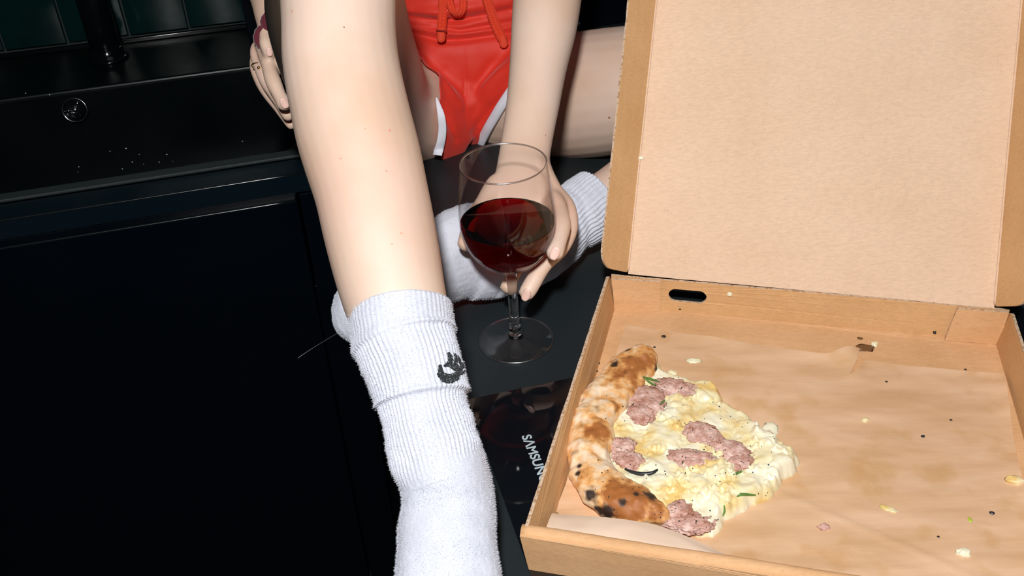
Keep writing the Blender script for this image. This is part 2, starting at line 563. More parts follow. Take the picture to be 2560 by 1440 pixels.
lathe(bm, [(.0205, -.001), (.021, .002), (.0195, .0035), (.0175, .002), (.016, -.002), (.0, -.003)], oc, 48, AX, KX)
obj('cup', bm, BLACKG, ov)
bm = bmesh.new()
rg = [oc+AX*.0035+(KX*math.cos(a)+AX.cross(KX)*math.sin(a))*.0198 for a in [2*math.pi*i/40 for i in range(41)]]
st = [(p, .0009, .0009, AX) for p in rg]; loft(bm, st, 8, 80, cap=False)
obj('rim', bm, CHROME, ov)
bm = bmesh.new()
lathe(bm, [(0, .006), (.003, .0055), (.0055, .003), (.006, -.002)], oc, 32, AX, KX)
obj('screw_head', bm, CHROME, ov)
for k in range(3):
    a = math.radians(-60+120*k); d2 = KX*math.cos(a)+AX.cross(KX)*math.sin(a)
    bm = bmesh.new(); box_bm(bm, oc+d2*.0115+AX*.001, d2, AX.cross(d2), AX, .0065, .0012, .001)
    obj('spoke', bm, CHROME if k else BLACKG, ov)
# faucet
fc = empty('faucet', K(-.300, 1.79, 0), 'black tubular tap rising from the rear ledge of the sink', 'tap')
fb = U(272, 146, 0)
bm = bmesh.new(); lathe(bm, [(.0, 0), (.036, 0), (.036, .004), (.033, .006), (.030, .0065), (.0295, .02), (.028, .022), (0, .022)], fb, 48)
obj('base_flange', bm, BLACKG, fc)
bm = bmesh.new(); lathe(bm, [(.027, .018), (.027, .34), (0, .341)], fb, 48)
obj('riser', bm, BLACKG, fc)
bm = bmesh.new(); tube(bm, [fb+KZ*.30, fb+KZ*.36-KY*.02, fb+KZ*.37-KY*.09, fb+KZ*.34-KY*.15], .012, 16)
obj('spout', bm, BLACKG, fc)
# sink unit and hob unit
cb = empty('sink_cabinet', K(-.5, 1.3, -.9), 'handleless black cabinet under the sink', 'cabinet')
obj('carcass', kbox(-1.6, PX-.002, 1.262, 1.80, -.89, -.21, .001), CABM, cb, smooth=False)
obj('finger_rail', kbox(-1.6, -.006, 1.2365, 1.262, -.20, -.031, .001), CABM, cb, smooth=False)
obj('door', kbox(-.72, -.006, 1.226, 1.246, -.8985, -.0365, .003), CABM, cb, smooth=False)
obj('door', kbox(-1.5, -.724, 1.226, 1.246, -.86, -.0365, .0018), CABM, cb, smooth=False)
obj('filler', kbox(-.002, PX+.01, 1.2305, 1.262, -.8985, -.031, .001), CABM, cb, smooth=False)
bead('door_glint_bead', -.719, -.007, 1.2275, -.0380, .0017, EDGEG, cb)
hb = empty('hob_cabinet', K(.5, .5, -.9), 'black cabinet side under the worktop run with the hob', 'cabinet')
obj('carcass', kbox(PX+.012, 1.5, -.58, 1.225, -.89, -.031, .001), CABM, hb, smooth=False)
# hob
hob = empty('hob', K(.4, .4, 0), 'glossy black glass hob under the pizza box', 'hob')
HX0, HY1 = .1225, .690
bm = slab([(HX0, .17), (HX0+.60, .17), (HX0+.60, HY1), (HX0, HY1)], .0003, .0030, .0012)
obj('glass_plate', bm, HOBM, hob, smooth=False)
def text_mesh(txt, size, name):
    cu = bpy.data.curves.new(name, 'FONT'); cu.body = txt; cu.size = size; cu.offset = size*.022; cu.extrude = .00008; cu.space_character = 1.0
    o = bpy.data.objects.new(name, cu); COL.objects.link(o)
    dg = bpy.context.evaluated_depsgraph_get(); me = bpy.data.meshes.new_from_object(o.evaluated_get(dg)); COL.objects.unlink(o)
    bpy.data.objects.remove(o)
    return me
me = text_mesh('SΛMSUNG', .0125, 'lettering')
w_ = max(v.co.x for v in me.vertices)
tp = U(1304, 1090, .0032)
for v in me.vertices:
    v.co = tp + KX*(v.co.y*1.0) - KY*(v.co.x*(.062/w_)) + KZ*v.co.z
lt = link('lettering', me, HOBT, hob, smooth=False); lt['label'] = 'pale grey maker lettering on the hob edge'

# ------------------------------------------------------------------ BODY
def vox(bm, size, sm=4, fac=.5):
    me = bpy.data.meshes.new('tmp'); bmesh.ops.recalc_face_normals(bm, faces=bm.faces[:]); bm.to_mesh(me); bm.free()
    o = bpy.data.objects.new('tmp', me); COL.objects.link(o)
    r = o.modifiers.new('r', 'REMESH'); r.mode = 'VOXEL'; r.voxel_size = size; r.adaptivity = 0
    s = o.modifiers.new('s', 'SMOOTH'); s.factor = fac; s.iterations = sm
    dg = bpy.context.evaluated_depsgraph_get()
    m2 = bpy.data.meshes.new_from_object(o.evaluated_get(dg))
    COL.objects.unlink(o); bpy.data.objects.remove(o)
    return m2
def pst(rows, tr=1.0):
    """rows: (xl, yl, xr, yr, depth[, thickness ratio]) outline pixels of a limb and its depth"""
    out = []
    for r in rows:
        a, b = Q(r[0], r[1], r[4]), Q(r[2], r[3], r[4])
        w = (b-a).length/2
        out.append(((a+b)/2, w, w*(r[5] if len(r) > 5 else tr), (b-a).normalized()))
    return out
def cst(rows, side=None):
    """rows: (x, y, depth, r_side, r_depth)"""
    return [(Q(r[0], r[1], r[2]), r[3], r[4] if len(r) > 4 else r[3]) + ((side,) if side else ()) for r in rows]
def blob(bm, c, rx, ry, rz, ex=None, ey=None, ez=None, seg=20):
    ex = ex or Vector((1, 0, 0)); ey = ey or Vector((0, 1, 0)); ez = ez or Vector((0, 0, 1))
    t = bmesh.new(); bmesh.ops.create_uvsphere(t, u_segments=seg, v_segments=seg//2, radius=1)
    vm = {v: bm.verts.new(c+ex*v.co.x*rx+ey*v.co.y*ry+ez*v.co.z*rz) for v in t.verts}
    for f in t.faces: bm.faces.new([vm[v] for v in f.verts])
    t.free()

# right leg (left in the picture): knee raised, foot flat near the camera
SHIN = [(695, -60, 985, -85, .895), (702, 0, 989, -20, .875), (706, 69, 989, 50, .868), (707, 139, 994, 122, .860), (715, 208, 1005, 190, .852), (728, 278, 1020, 255, .845),
        (742, 347, 1037, 322, .838), (763, 417, 1055, 390, .828), (789, 500, 1070, 465, .817), (808, 585, 1086, 545, .806), (830, 672, 1101, 630, .792), (852, 745, 1112, 705, .780), (876, 812, 1122, 770, .770)]
SOCKR = [(876, 800, 1128, 757, .772), (886, 872, 1136, 832, .762), (908, 925, 1153, 890, .755), (931, 990, 1168, 955, .748), (946, 1040, 1174, 1010, .743), (956, 1100, 1196, 1075, .738),
         (972, 1165, 1216, 1140, .732), (997, 1222, 1238, 1200, .729, 1.1), (994, 1282, 1245, 1270, .722, 1.0), (986, 1360, 1250, 1350, .708, .85), (980, 1440, 1260, 1436, .695, .72),
         (978, 1560, 1272, 1556, .672, .6), (985, 1700, 1290, 1700, .650, .5), (1020, 1840, 1275, 1840, .628, .45)]
TILT = Vector((0, 0, 0))
def shrink(rows, d):
    out = []
    for s in pst(rows): out.append((s[0], s[1]-d, s[2]-d, s[3]))
    return out
body = bmesh.new()
shin = pst(SHIN) + shrink(SOCKR[1:], .004)
loft(body, round_ends(shin), 28, 110)
blob(body, Q(1105, 1185, .745)+Vector((0, .022, -.052)), .027, .034, .030)
# knee cap and right thigh
thR = cst([(842, -95, .905, .060, .056), (862, -20, 1.00, .062, .062), (885, 85, 1.11, .067, .068), (915, 180, 1.21, .072, .074), (948, 262, 1.31, .078, .078), (1040, 280, 1.41, .088, .085)])
loft(body, round_ends(thR), 28, 50)
blob(body, Q(845, -75, .885), .054, .052, .056)
# left thigh and shin
thL = cst([(1235, 230, 1.45, .088, .088), (1330, 240, 1.40, .088, .088), (1440, 240, 1.345, .0885, .086), (1560, 226, 1.30, .086, .082), (1750, 205, 1.24, .077, .072), (1950, 180, 1.19, .065, .06), (2050, 178, 1.175, .058, .056)], CU)
loft(body, round_ends(thL), 28, 50)
shL = cst([(2055, 185, 1.175, .055, .052), (1950, 250, 1.165, .055, .055), (1800, 335, 1.155, .056, .058), (1660, 415, 1.14, .047, .048), (1560, 475, 1.125, .037, .037), (1485, 520, 1.11, .034, .034), (1420, 556, 1.097, .034, .034), (1365, 590, 1.08, .040, .038),
            (1300, 626, 1.06, .043, .04), (1220, 634, 1.04, .046, .040), (1150, 642, 1.025, .045, .034), (1050, 690, 1.00, .041, .028), (965, 745, .985, .036, .023), (915, 775, .985, .025, .016), (892, 788, .985, .016, .011)], (CU*.8+CR*.5).normalized())
loft(body, round_ends(shL), 28, 90)
# pelvis, torso, neck
PC = Vector((-.045, 1.385, .105))
TX = Vector((1, .05, 0)).normalized(); TY = Vector((-.05, 1, 0)).normalized()
blob(body, PC, .160, .104, .100, TX, TY)
tor = [(Vector((-.045, 1.40, .07)), .150, .095, TX), (Vector((-.045, 1.395, .16)), .150, .10, TX), (Vector((-.045, 1.40, .26)), .125, .088, TX), (Vector((-.045, 1.405, .36)), .125, .09, TX),
       (Vector((-.045, 1.40, .46)), .145, .10, TX), (Vector((-.045, 1.39, .53)), .15, .08, TX), (Vector((-.045, 1.385, .575)), .07, .055, TX), (Vector((-.045, 1.38, .64)), .05, .05, TX)]
loft(body, [(t_[0], t_[1]-.003, t_[2]-.010, TX) for t_ in tor[:3]]+tor[3:], 32, 50)
# left arm and hand round the glass
SHL, SHR = Vector((.105, 1.38, .53)), Vector((-.205, 1.385, .53))
armL = [(SHL, .05, .05), (SHL*.5+Q(1385, -160, 1.12)*.5+Vector((.01, .01, 0)), .044, .046), (Q(1388, -140, 1.115), .040, .042)]
loft(body, round_ends(armL), 24, 30)
foreL = pst([(1290, -150, 1468, -110, 1.11), (1284, -40, 1458, -25, 1.10, .95), (1278, 60, 1443, 70, 1.088, .92), (1273, 160, 1418, 170, 1.075, .9), (1266, 250, 1400, 262, 1.06, .85), (1255, 330, 1384, 342, 1.045, .75), (1246, 385, 1376, 400, 1.03, .62), (1236, 430, 1380, 440, 1.017, .58)])
foreL = foreL[:-1] + pst([(1238, 425, 1384, 432, 1.016, .52), (1228, 470, 1402, 466, 1.006, .38), (1222, 512, 1420, 500, .998, .27), (1240, 545, 1420, 535, .995, .22)])
loft(body, round_ends(foreL), 36, 90)
def finger(bm, pts, r0, r1, n=30):
    m = len(pts)
    st = []
    for i, p in enumerate(pts):
        r = r0+(r1-r0)*i/(m-1)+.0007
        st.append((Q(*p), r, r, CR))
    st = [st[0]] + st[1:]
    L = (st[-1][0]-st[-2][0]).normalized()
    st += [(st[-1][0]+L*r1*.55, r1*.80, r1*.80, CR), (st[-1][0]+L*r1*.9, r1*.35, r1*.35, CR)]
    def dsp(th, t, P, N):
        return .0006*math.sin(t*21)
    loft(bm, st, 18, n, disp=dsp)
finger(body, [(1375, 490, 1.000), (1396, 520, .975), (1404, 556, .952), (1399, 596, .932), (1386, 634, .918)], .0095, .0079)
finger(body, [(1395, 490, 1.005), (1420, 528, .992), (1424, 570, .978), (1396, 626, .962), (1356, 668, .952), (1316, 734, .945)], .0095, .0076)
finger(body, [(1330, 490, 1.004), (1325, 560, 1.000), (1300, 640, .985), (1270, 718, .972)], .0095, .0078)
finger(body, [(1275, 500, 1.004), (1262, 560, 1.003), (1255, 610, .990), (1262, 640, .975)], .0095, .0080)
finger(body, [(1250, 455, 1.012), (1215, 505, .995), (1180, 562, .968), (1166, 609, .950)], .012, .0088)
# right arm behind the raised knee, hand hanging beside it
armR = [(SHR, .05, .05), (Q(640, -330, 1.32), .043, .045), (Q(598, -240, 1.24), .040, .042)]
loft(body, round_ends(armR), 24, 30)
foreR = cst([(600, -230, 1.235, .040), (645, -120, 1.20, .037), (682, -20, 1.16, .030), (688, 50, 1.13, .023, .020)])
loft(body, round_ends(foreR), 24, 40)
palmR = cst([(690, 40, 1.13, .023, .018), (694, 90, 1.115, .027, .015), (700, 135, 1.108, .028, .014)], (CR*.9-CF*.4).normalized())
loft(body, round_ends(palmR), 24, 20)
finger(body, [(668, 65, 1.105), (664, 90, 1.095), (667, 115, 1.088), (673, 133, 1.086)], .0078, .0070)
finger(body, [(655, 100, 1.115), (668, 150, 1.098), (680, 195, 1.085), (697, 235, 1.078), (712, 262, 1.075)], .0090, .0078)
finger(body, [(650, 110, 1.125), (643, 142, 1.125), (660, 190, 1.115), (692, 245, 1.105), (722, 290, 1.10)], .0086, .0066)
finger(body, [(652, 120, 1.14), (640, 168, 1.145), (655, 208, 1.14), (690, 262, 1.13), (730, 312, 1.12)], .0082, .0058)
finger(body, [(690, 60, 1.12), (705, 100, 1.115), (715, 140, 1.11)], .0095, .0080)
bodyme = vox(body, .0022, 16)
person = empty('person', Vector((-.045, 1.38, 0)), 'person in red shorts and white socks seated on the worktop holding a wine glass', 'person')
bo = link('body', bodyme, SKIN, person)
def bvh_of(*objs):
    vs, fs = [], []
    for o in objs:
        me = o.data; k = len(vs)
        mw = Matrix() if o.parent is None or True else o.matrix_world
        vs += [v.co.copy() for v in me.vertices]; fs += [[i+k for i in p.vertices] for p in me.polygons]
    return BVHTree.FromPolygons(vs, fs)
bvhB = bvh_of(bo)
def hit(bvh, x, y):
    r = bvh.ray_cast(CPOS, ray(x, y).normalized())
    return r[0], r[1]
def nail(x, y, ang, w, l, label=None):
    P, N = hit(bvhB, x, y)
    if P is None: return
    d = (CR*math.cos(math.radians(ang)) - CU*math.sin(math.radians(ang)))
    d = (d-N*d.dot(N)).normalized(); s = N.cross(d)
    bm = bmesh.new(); nu, nv = 10, 10
    g = [[None]*(nv+1) for _ in range(nu+1)]
    for i in range(nu+1):
        for j in range(nv+1):
            a = -1+2*i/nu; b = -1+2*j/nv
            ww = w*(1-.16*b*b) * (1 if b < .5 else 1-.35*(b-.5))
            x_ = a*ww*math.sqrt(max(0.15, 1-.35*b*b)); y_ = b*l*math.sqrt(max(0, 1-.18*a*a))
            h = .0009-(x_*x_)/(2*w*1.35)*1.0 - (.0004 if max(abs(a), abs(b)) == 1 else 0)
            g[i][j] = bm.verts.new(P+d*y_+s*x_+N*h)
    for i in range(nu):
        for j in range(nv): bm.faces.new((g[i][j], g[i+1][j], g[i+1][j+1], g[i][j+1]))
    r = bmesh.ops.extrude_face_region(bm, geom=bm.faces[:])
    for v in [e for e in r['geom'] if isinstance(e, bmesh.types.BMVert)]: v.co -= N*.0008
    obj('fingernail', bm, NAIL, person)
nail(1387, 633, 112, .0048, .0068)
nail(1314, 738, 118, .0047, .0066)
nail(673, 130, 80, .0040, .0050)
nail(711, 258, 60, .0047, .0062)

MOLE = mat('mole', (.42, .17, .07), .6); REDSPOT = mat('skin_spot', (.74, .33, .22), .6)
for x, y, r_, m_ in ((1523, 294, .0016, MOLE), (1364, 338, .0007, MOLE), (974, 326, .0013, REDSPOT), (730, 28, .0012, REDSPOT), (852, 396, .0008, REDSPOT), (966, 427, .0009, REDSPOT), (860, 68, .0008, MOLE), (1003, 583, .0008, REDSPOT), (913, 322, .0006, REDSPOT), (980, 610, .0006, REDSPOT)):
    P, N = hit(bvhB, x, y)
    if P is not None:
        bm = bmesh.new(); blob(bm, P, r_, r_, .00025, N.cross(KX).normalized(), N.cross(N.cross(KX)).normalized(), N, 12); obj('mole', bm, m_, person)
# shorts
def shorts():
    bm = bmesh.new()
    blob(bm, PC+Vector((0, 0, .0)), .170, .120, .108, TX, TY)
    st = [(t_[0], t_[1]+.006, t_[2]+.008, TX) for t_ in tor[:3]]
    loft(bm, st, 32, 20)
    loft(bm, cst([(925, 225, 1.26, .086, .086), (963, 273, 1.335, .091, .090), (1040, 281, 1.41, .108, .100)]), 28, 16)
    loft(bm, cst([(1235, 230, 1.45, .097, .097), (1330, 240, 1.40, .0965, .096), (1440, 240, 1.345, .0965, .095)], CU), 28, 16)
    blob(bm, Q(1165, 262, 1.392), .062, .05, .066)
    return bm
me = vox(shorts(), .0030, 30, .6)
def px_of(P):
    v = P-CPOS; w = v.dot(CF); return 1280+FPX*v.dot(CR)/w, 720-FPX*v.dot(CU)/w, w
# cut everything below the leg openings, then add folds
bmS = bmesh.new(); bmS.from_mesh(me)
axR = (Q(1040, 281, 1.41)-Q(948, 262, 1.31)).normalized()
hR = Q(961, 276, 1.335)
hB, hT = U(1183, 374, .004), Q(1392, 92, 1.335)
hL = (hB+hT)/2+CF*.01; sL = (hT-hB).normalized(); fL = (CF-sL*CF.dot(sL)).normalized(); axL = sL.cross(fL).normalized()
if axL.dot(CR) < 0: axL = -axL
bmesh.ops.bisect_plane(bmS, geom=bmS.verts[:]+bmS.edges[:]+bmS.faces[:], plane_co=hR, plane_no=-axR, clear_outer=True)
bmesh.ops.bisect_plane(bmS, geom=bmS.verts[:]+bmS.edges[:]+bmS.faces[:], plane_co=hL, plane_no=axL, clear_outer=True)
def loops_of(bm_):
    left = {e for e in bm_.edges if e.is_boundary}; out = []
    while left:
        e = left.pop(); vs = [e.verts[0], e.verts[1]]
        while True:
            n = next((x for x in vs[-1].link_edges if x in left), None)
            if n is None: break
            left.discard(n); vs.append(n.other_vert(vs[-1]))
        out.append(vs)
    return sorted(out, key=len, reverse=True)
HEMS = []
low = [f for f in bmS.faces if px_of(f.calc_center_median())[1] > 258]
ls = set(low); le = {e for f in low for e in f.edges}; lv = {v for f in low for v in f.verts}
bmesh.ops.bisect_plane(bmS, geom=list(lv)+list(le)+low, plane_co=Q(1106, 330, 1.36), plane_no=(-CR+CF*.0).normalized(), clear_outer=True)

def fold(px, py, cen, amp, wid):
    best = 1e9; tb = 0
    for i in range(len(cen)-1):
        ax, ay = cen[i]; bx, by = cen[i+1]; dx, dy = bx-ax, by-ay
        t_ = max(0, min(1, ((px-ax)*dx+(py-ay)*dy)/(dx*dx+dy*dy)))
        d = math.hypot(ax+dx*t_-px, ay+dy*t_-py)
        if d < best: best = d; tb = (i+t_)/(len(cen)-1)
    e = math.sin(math.pi*max(.12, min(.88, tb)))
    return amp*e*math.exp(-(best/wid)**2)
FOLDS = [([(1015, 40), (1100, 55), (1150, 52), (1275, 25)], -.006, 7), ([(1015, 28), (1100, 30), (1275, 5)], .004, 12), ([(1020, 62), (1150, 78), (1280, 55)], -.003, 5),
         ([(1020, 80), (1100, 100), (1170, 95), (1280, 82)], -.006, 8), ([(1020, 70), (1150, 88), (1280, 70)], .003, 7), ([(1040, 135), (1110, 180), (1160, 235)], -.004, 9), ([(1050, 150), (1110, 205), (1155, 265)], .003, 9),
         ([(1275, 130), (1230, 165), (1190, 220)], -.003, 11), ([(1275, 155), (1225, 205), (1180, 262)], .003, 10), ([(1275, 215), (1225, 270), (1185, 335)], -.004, 8), ([(1090, 235), (1120, 290), (1140, 350)], -.004, 7),
         ([(1158, 120), (1162, 200), (1166, 330)], -.0012, 3)]
bmS.verts.ensure_lookup_table(); bmS.normal_update()
for v in bmS.verts:
    x, y, w = px_of(v.co)
    if v.normal.dot(CF) < 0:
        d = sum(fold(x, y, c, a*1.9, s*1.15) for c, a, s in FOLDS)
        d += .0010*noise.noise(v.co*38)
        v.co += v.normal*d
for lp in loops_of(bmS)[:3]:
    pts_ = [v.co.copy() for v in lp[:-1]]; c_ = sum(pts_, Vector())/len(pts_)
    if (c_-hL).length < .06 and len(pts_) > 40: HEMS.append(pts_)
bmesh.ops.solidify(bmS, geom=bmS.faces[:], thickness=.0012)
so = obj('shorts', bmS, RED, person)
def hem_strip(pts, ax, cen):
    n = len(pts); sm = [sum((pts[(i+k) % n] for k in range(-4, 5)), Vector())/9 for i in range(n)][::2]; n = len(sm)
    bm = bmesh.new(); rings = []
    for P in sm:
        N = (P-cen); N = (N-ax*N.dot(ax)).normalized()
        rings.append([bm.verts.new(P+N*u_+ax*v_) for u_, v_ in ((-.0012, -.007), (.0016, -.0065), (.0022, 0), (.0018, .0055), (-.001, .007), (-.002, 0))])
    for i in range(n):
        a, b = rings[i], rings[(i+1) % n]
        for k in range(6): bm.faces.new((a[k], a[(k+1) % 6], b[(k+1) % 6], b[k]))
    return obj('hem_band', bm, WHITEHEM, person)
for pts in HEMS:
    h_ = hem_strip(pts, axL, sum(pts, Vector())/len(pts)); h_['label'] = 'white binding at the shorts leg opening behind the forearm'
bvS0 = bvh_of(so, bo)
band = []
for x, y, w_ in ((1091, 244, .0012), (1096, 262, .0030), (1103, 290, .0050), (1106, 322, .0055), (1103, 352, .0060), (1097, 374, .0066), (1093, 388, .0068)):
    P, N = hit(bvS0, x, min(y, 372)); dd = (P-CPOS).dot(CF) if P is not None else 1.34
    P2_, N = hit(bvS0, x+10, min(y, 365)); dd = min(dd, (P2_-CPOS).dot(CF) if P2_ is not None else dd)
    band.append((Q(x, y, dd-.0055), w_, .0014, (CR+CU*(.35 if y > 340 else .0)).normalized()))
bm = bmesh.new(); loft(bm, band, 20, 60)
h_ = obj('hem_band', bm, WHITEHEM, person); h_['label'] = 'white binding at the shorts leg opening beside the raised leg'
# drawcord
bvhS = bvh_of(so, bo)
def cord(pts, label, r=.0062, knot=None, lift=.0075):
    P3 = []
    last = 1.33
    for x, y in pts:
        P, N = hit(bvhS, x, y)
        P3.append((P + (CPOS-P).normalized()*lift) if P is not None else Q(x, y, last))
        last = (P3[-1]-CPOS).dot(CF)
    bm = bmesh.new()
    st = [(p, r, r*.42, CR) for p in P3]
    # chevron braid: bumps along the flat cord
    loft(bm, st, 48, 200, disp=lambda th, t, P, N: .0007*math.sin(t*230+abs(((th/(math.pi/2)) % 2)-1)*7)+.0005*math.cos(th*8))
    o = obj('drawcord', bm, REDCORD, person)
    if label: o['label'] = label
    return o, P3
c1, p1 = cord([(1112, -60), (1109, -10), (1106, 45), (1103, 82)], 'flat braided red drawcord end hanging by the centre')
bm = bmesh.new(); loft(bm, round_ends([(p1[-1]+CU*.003, .0058, .004, CR), (p1[-1]-CU*.008, .0060, .0042, CR)]), 20, 16, disp=lambda th, t, P, N: .0006*math.sin(th*6+t*30)); obj('knot', bm, REDCORD, c1)
bm = bmesh.new(); tube(bm, [p1[-1]-CR*.006+CU*.002-CF*.003, p1[-1]-CF*.006+CU*.001, p1[-1]+CR*.008+CU*.001-CF*.003], .0013, 8); obj('stitching', bm, REDCORD2, c1)
c2, p2 = cord([(1205, -40), (1218, 0), (1236, 55), (1256, 98)], 'braided red drawcord end lying beside the forearm')
bm = bmesh.new(); loft(bm, round_ends([(p2[-1]+CU*.002, .0058, .004, CR), (p2[-1]-CU*.007+CR*.002, .0060, .0042, CR)]), 20, 16, disp=lambda th, t, P, N: .0006*math.sin(th*6+t*30)); obj('knot', bm, REDCORD, c2)
cord([(1120, -60), (1124, 0), (1132, 25), (1145, 36), (1156, 25), (1158, 0), (1155, -60)], 'loop of the drawcord bow', .0046)
# plain dark top above the shorts (mostly out of frame)
bm = bmesh.new(); loft(bm, [(t_[0], t_[1]+.007, t_[2]+.009, TX) for t_ in tor[2:6]], 32, 30)
obj('top', bm, mat('dark_top', (.02, .02, .025), .9), person)

# socks
NR = 60
def sock_disp_R(th, t, P, N):
    d = 0.0
    # t runs 0 rim .. 1 toe
    fx = noise.noise(P*45)*.0007 + noise.noise(P*210)*.0003
    if t < T1: d = .0042
    elif t < T2: d = .0028
    else: d = .0010
    e = .0016*(math.exp(-((t-T1+.006)/.010)**2) + 1.1*math.exp(-((t-T2+.006)/.010)**2))
    rib = 0
    if t < T1: rib = .0004*math.cos(th*NR)
    elif t < T3: rib = (.0010 if t > T2 else .0009)*math.cos(th*NR + 1.2*noise.noise(Vector((th*2, t*9, 0))))
    fade = max(0, min(1, (T3-t)/.05))
    # front of the shin: ribs stretched flatter
    fr = .35+.65*min(1, abs(math.cos(th))**1.3)
    slump = .0018*noise.noise(Vector((math.cos(th)*1.3, math.sin(th)*1.3, t*28))) if T2 < t < T3+.02 else .0012*noise.noise(Vector((math.cos(th)*1.5, math.sin(th)*1.5, t*22)))
    return d+e+rib*(fade if t > T2 else 1)*fr+fx+slump*.8 - .0035
T1, T2, T3 = .075, .235, .43
bm = bmesh.new()
sockR = pst(SOCKR)
L_ = (sockR[-1][0]-sockR[-2][0]).normalized(); s_ = sockR[-1]
sockR += [(s_[0]+L_*.02, s_[1]*.7, s_[2]*.75, s_[3]), (s_[0]+L_*.03, s_[1]*.2, s_[2]*.25, s_[3])]
rings = loft(bm, sockR, 300, 300, disp=sock_disp_R, cap=False)
# rolled rim
inner = [bm.verts.new(v.co + (sum((q.co for q in rings[0]), Vector())/300-v.co).normalized()*.0035 + (rings[1][i].co-v.co)*.2) for i, v in enumerate(rings[0])]
for j in range(300): bm.faces.new((rings[0][(j+1) % 300], rings[0][j], inner[j], inner[(j+1) % 300]))
blobm = bmesh.new()
s1 = obj('sock', bm, SOCK, person); s1['label'] = 'white ribbed crew sock with turned down cuff and black emblem, on the foot nearest the camera'
bm = bmesh.new(); blob(bm, Q(1105, 1185, .745)+Vector((0, .024, -.050)), .033, .040, .034, seg=28); obj('heel', bm, SOCK, s1)

SOCKL = [(1495, 508, 1.112, .0415, .040), (1455, 532, 1.104, .040, .039), (1410, 562, 1.094, .039, .038), (1362, 592, 1.08, .045, .042),
         (1300, 624, 1.06, .049, .045), (1220, 630, 1.04, .0525, .044), (1150, 636, 1.025, .0525, .038), (1050, 690, 1.00, .046, .032), (965, 742, .985, .041, .030), (905, 778, .985, .0345, .027), (868, 797, .985, .0275, .021), (846, 806, .985, .017, .014), (836, 809, .985, .004, .004)]
def sock_disp_L(th, t, P, N):
    rib = .0010*math.cos(th*46)*max(0, min(1, (.26-t)/.06))
    sl = .0030*noise.noise(Vector((math.cos(th)*1.5, math.sin(th)*1.5, t*30)))*(1 if .1 < t < .42 else .3)
    return rib+sl+noise.noise(P*60)*.001+noise.noise(P*210)*.0004
bm = bmesh.new()
SVL = (CU*.8+CR*.5).normalized()
rings = loft(bm, cst(SOCKL, SVL), 220, 200, disp=sock_disp_L, cap=False)
inner = [bm.verts.new(v.co + (sum((q.co for q in rings[0]), Vector())/220-v.co).normalized()*.0035) for i, v in enumerate(rings[0])]
for j in range(220): bm.faces.new((rings[0][(j+1) % 220], rings[0][j], inner[j], inner[(j+1) % 220]))
s2 = obj('sock', bm, SOCK, person); s2['label'] = 'white ribbed sock on the folded leg, lying behind the wine glass'

# black yarn emblem knitted into the near sock
bvh1 = bvh_of(s1)
CRES = [(1097, 915), (1103, 912), (1106, 925), (1112, 934), (1125, 937), (1140, 931), (1149, 938), (1147, 948), (1132, 957), (1115, 958), (1101, 950), (1094, 936)]
FE = [[(1118, 881), (1127, 884), (1131, 892), (1133, 902), (1126, 906), (1119, 900), (1121, 890)], [(1133, 883), (1139, 886), (1144, 896), (1143, 906), (1136, 908), (1137, 896)],
      [(1144, 889), (1151, 897), (1154, 907), (1151, 914), (1147, 903)], [(1109, 914), (1119, 905), (1137, 907), (1146, 914), (1152, 924), (1147, 930), (1135, 925), (1123, 916), (1112, 917)],
      [(1150, 916), (1158, 908), (1160, 918), (1153, 928), (1147, 927)], [(1140, 926), (1148, 930), (1157, 930), (1163, 925), (1161, 933), (1153, 936), (1144, 934)]]
def in_poly(x, y, P):
    c = False; j = len(P)-1
    for i in range(len(P)):
        xi, yi = P[i]; xj, yj = P[j]
        if (yi > y) != (yj > y) and x < (xj-xi)*(y-yi)/(yj-yi)+xi: c = not c
        j = i
    return c
bm = bmesh.new()
y = 878
while y < 962:
    x = 1090
    while x < 1168:
        jx, jy = x+random.uniform(-.5, .5), y+random.uniform(-.5, .5)
        if any(in_poly(jx, jy, p) for p in [CRES]+FE):
            P, N = hit(bvh1, jx, jy)
            if P is not None:
                t_ = (-CU+CR*.15); t_ = (t_-N*t_.dot(N)).normalized(); s_ = N.cross(t_)
                blob(bm, P+N*.0001, .00075, .00105, .00055, s_, t_, N, 8)
        x += 2.1
    y += 2.6
eo = obj('emblem', bm, SOCKINK, s1); eo['label'] = 'black yarn crescent and feather emblem'; eo['kind'] = 'stuff'
def fuzz(o, n, length, seed):
    me = o.data; rnd = random.Random(seed); bm = bmesh.new(); ps = me.polygons; me.calc_loop_triangles()
    k = len(ps)
    for i in range(n):
        p = ps[rnd.randrange(k)]; c = p.center; N = p.normal
        d = (N+Vector((rnd.uniform(-.8, .8), rnd.uniform(-.8, .8), rnd.uniform(-.8, .8)))).normalized()
        sd = d.cross(CF).normalized()*.00011; L_ = length*rnd.uniform(.4, 1.2)
        f = bm.faces.new([bm.verts.new(c-sd), bm.verts.new(c+sd), bm.verts.new(c+d*L_)])
    me2 = bpy.data.meshes.new('fuzz'); bm.to_mesh(me2); bm.free()
    f = link('fuzz', me2, SOCK, o, smooth=False); f['kind'] = 'stuff'; return f
fuzz(s1, 60000, .0019, 1)
fuzz(s2, 26000, .0016, 2)
# loose thread from the toe
bm = bmesh.new(); tube(bm, [Q(868, 820, .98), Q(835, 838, .985), Q(790, 865, .99), Q(752, 890, .99), Q(746, 896, .99)], [.00003, .00004, .00005, .00012, .00010], 6)
o = obj('loose_thread', bm, SOCK, s2)

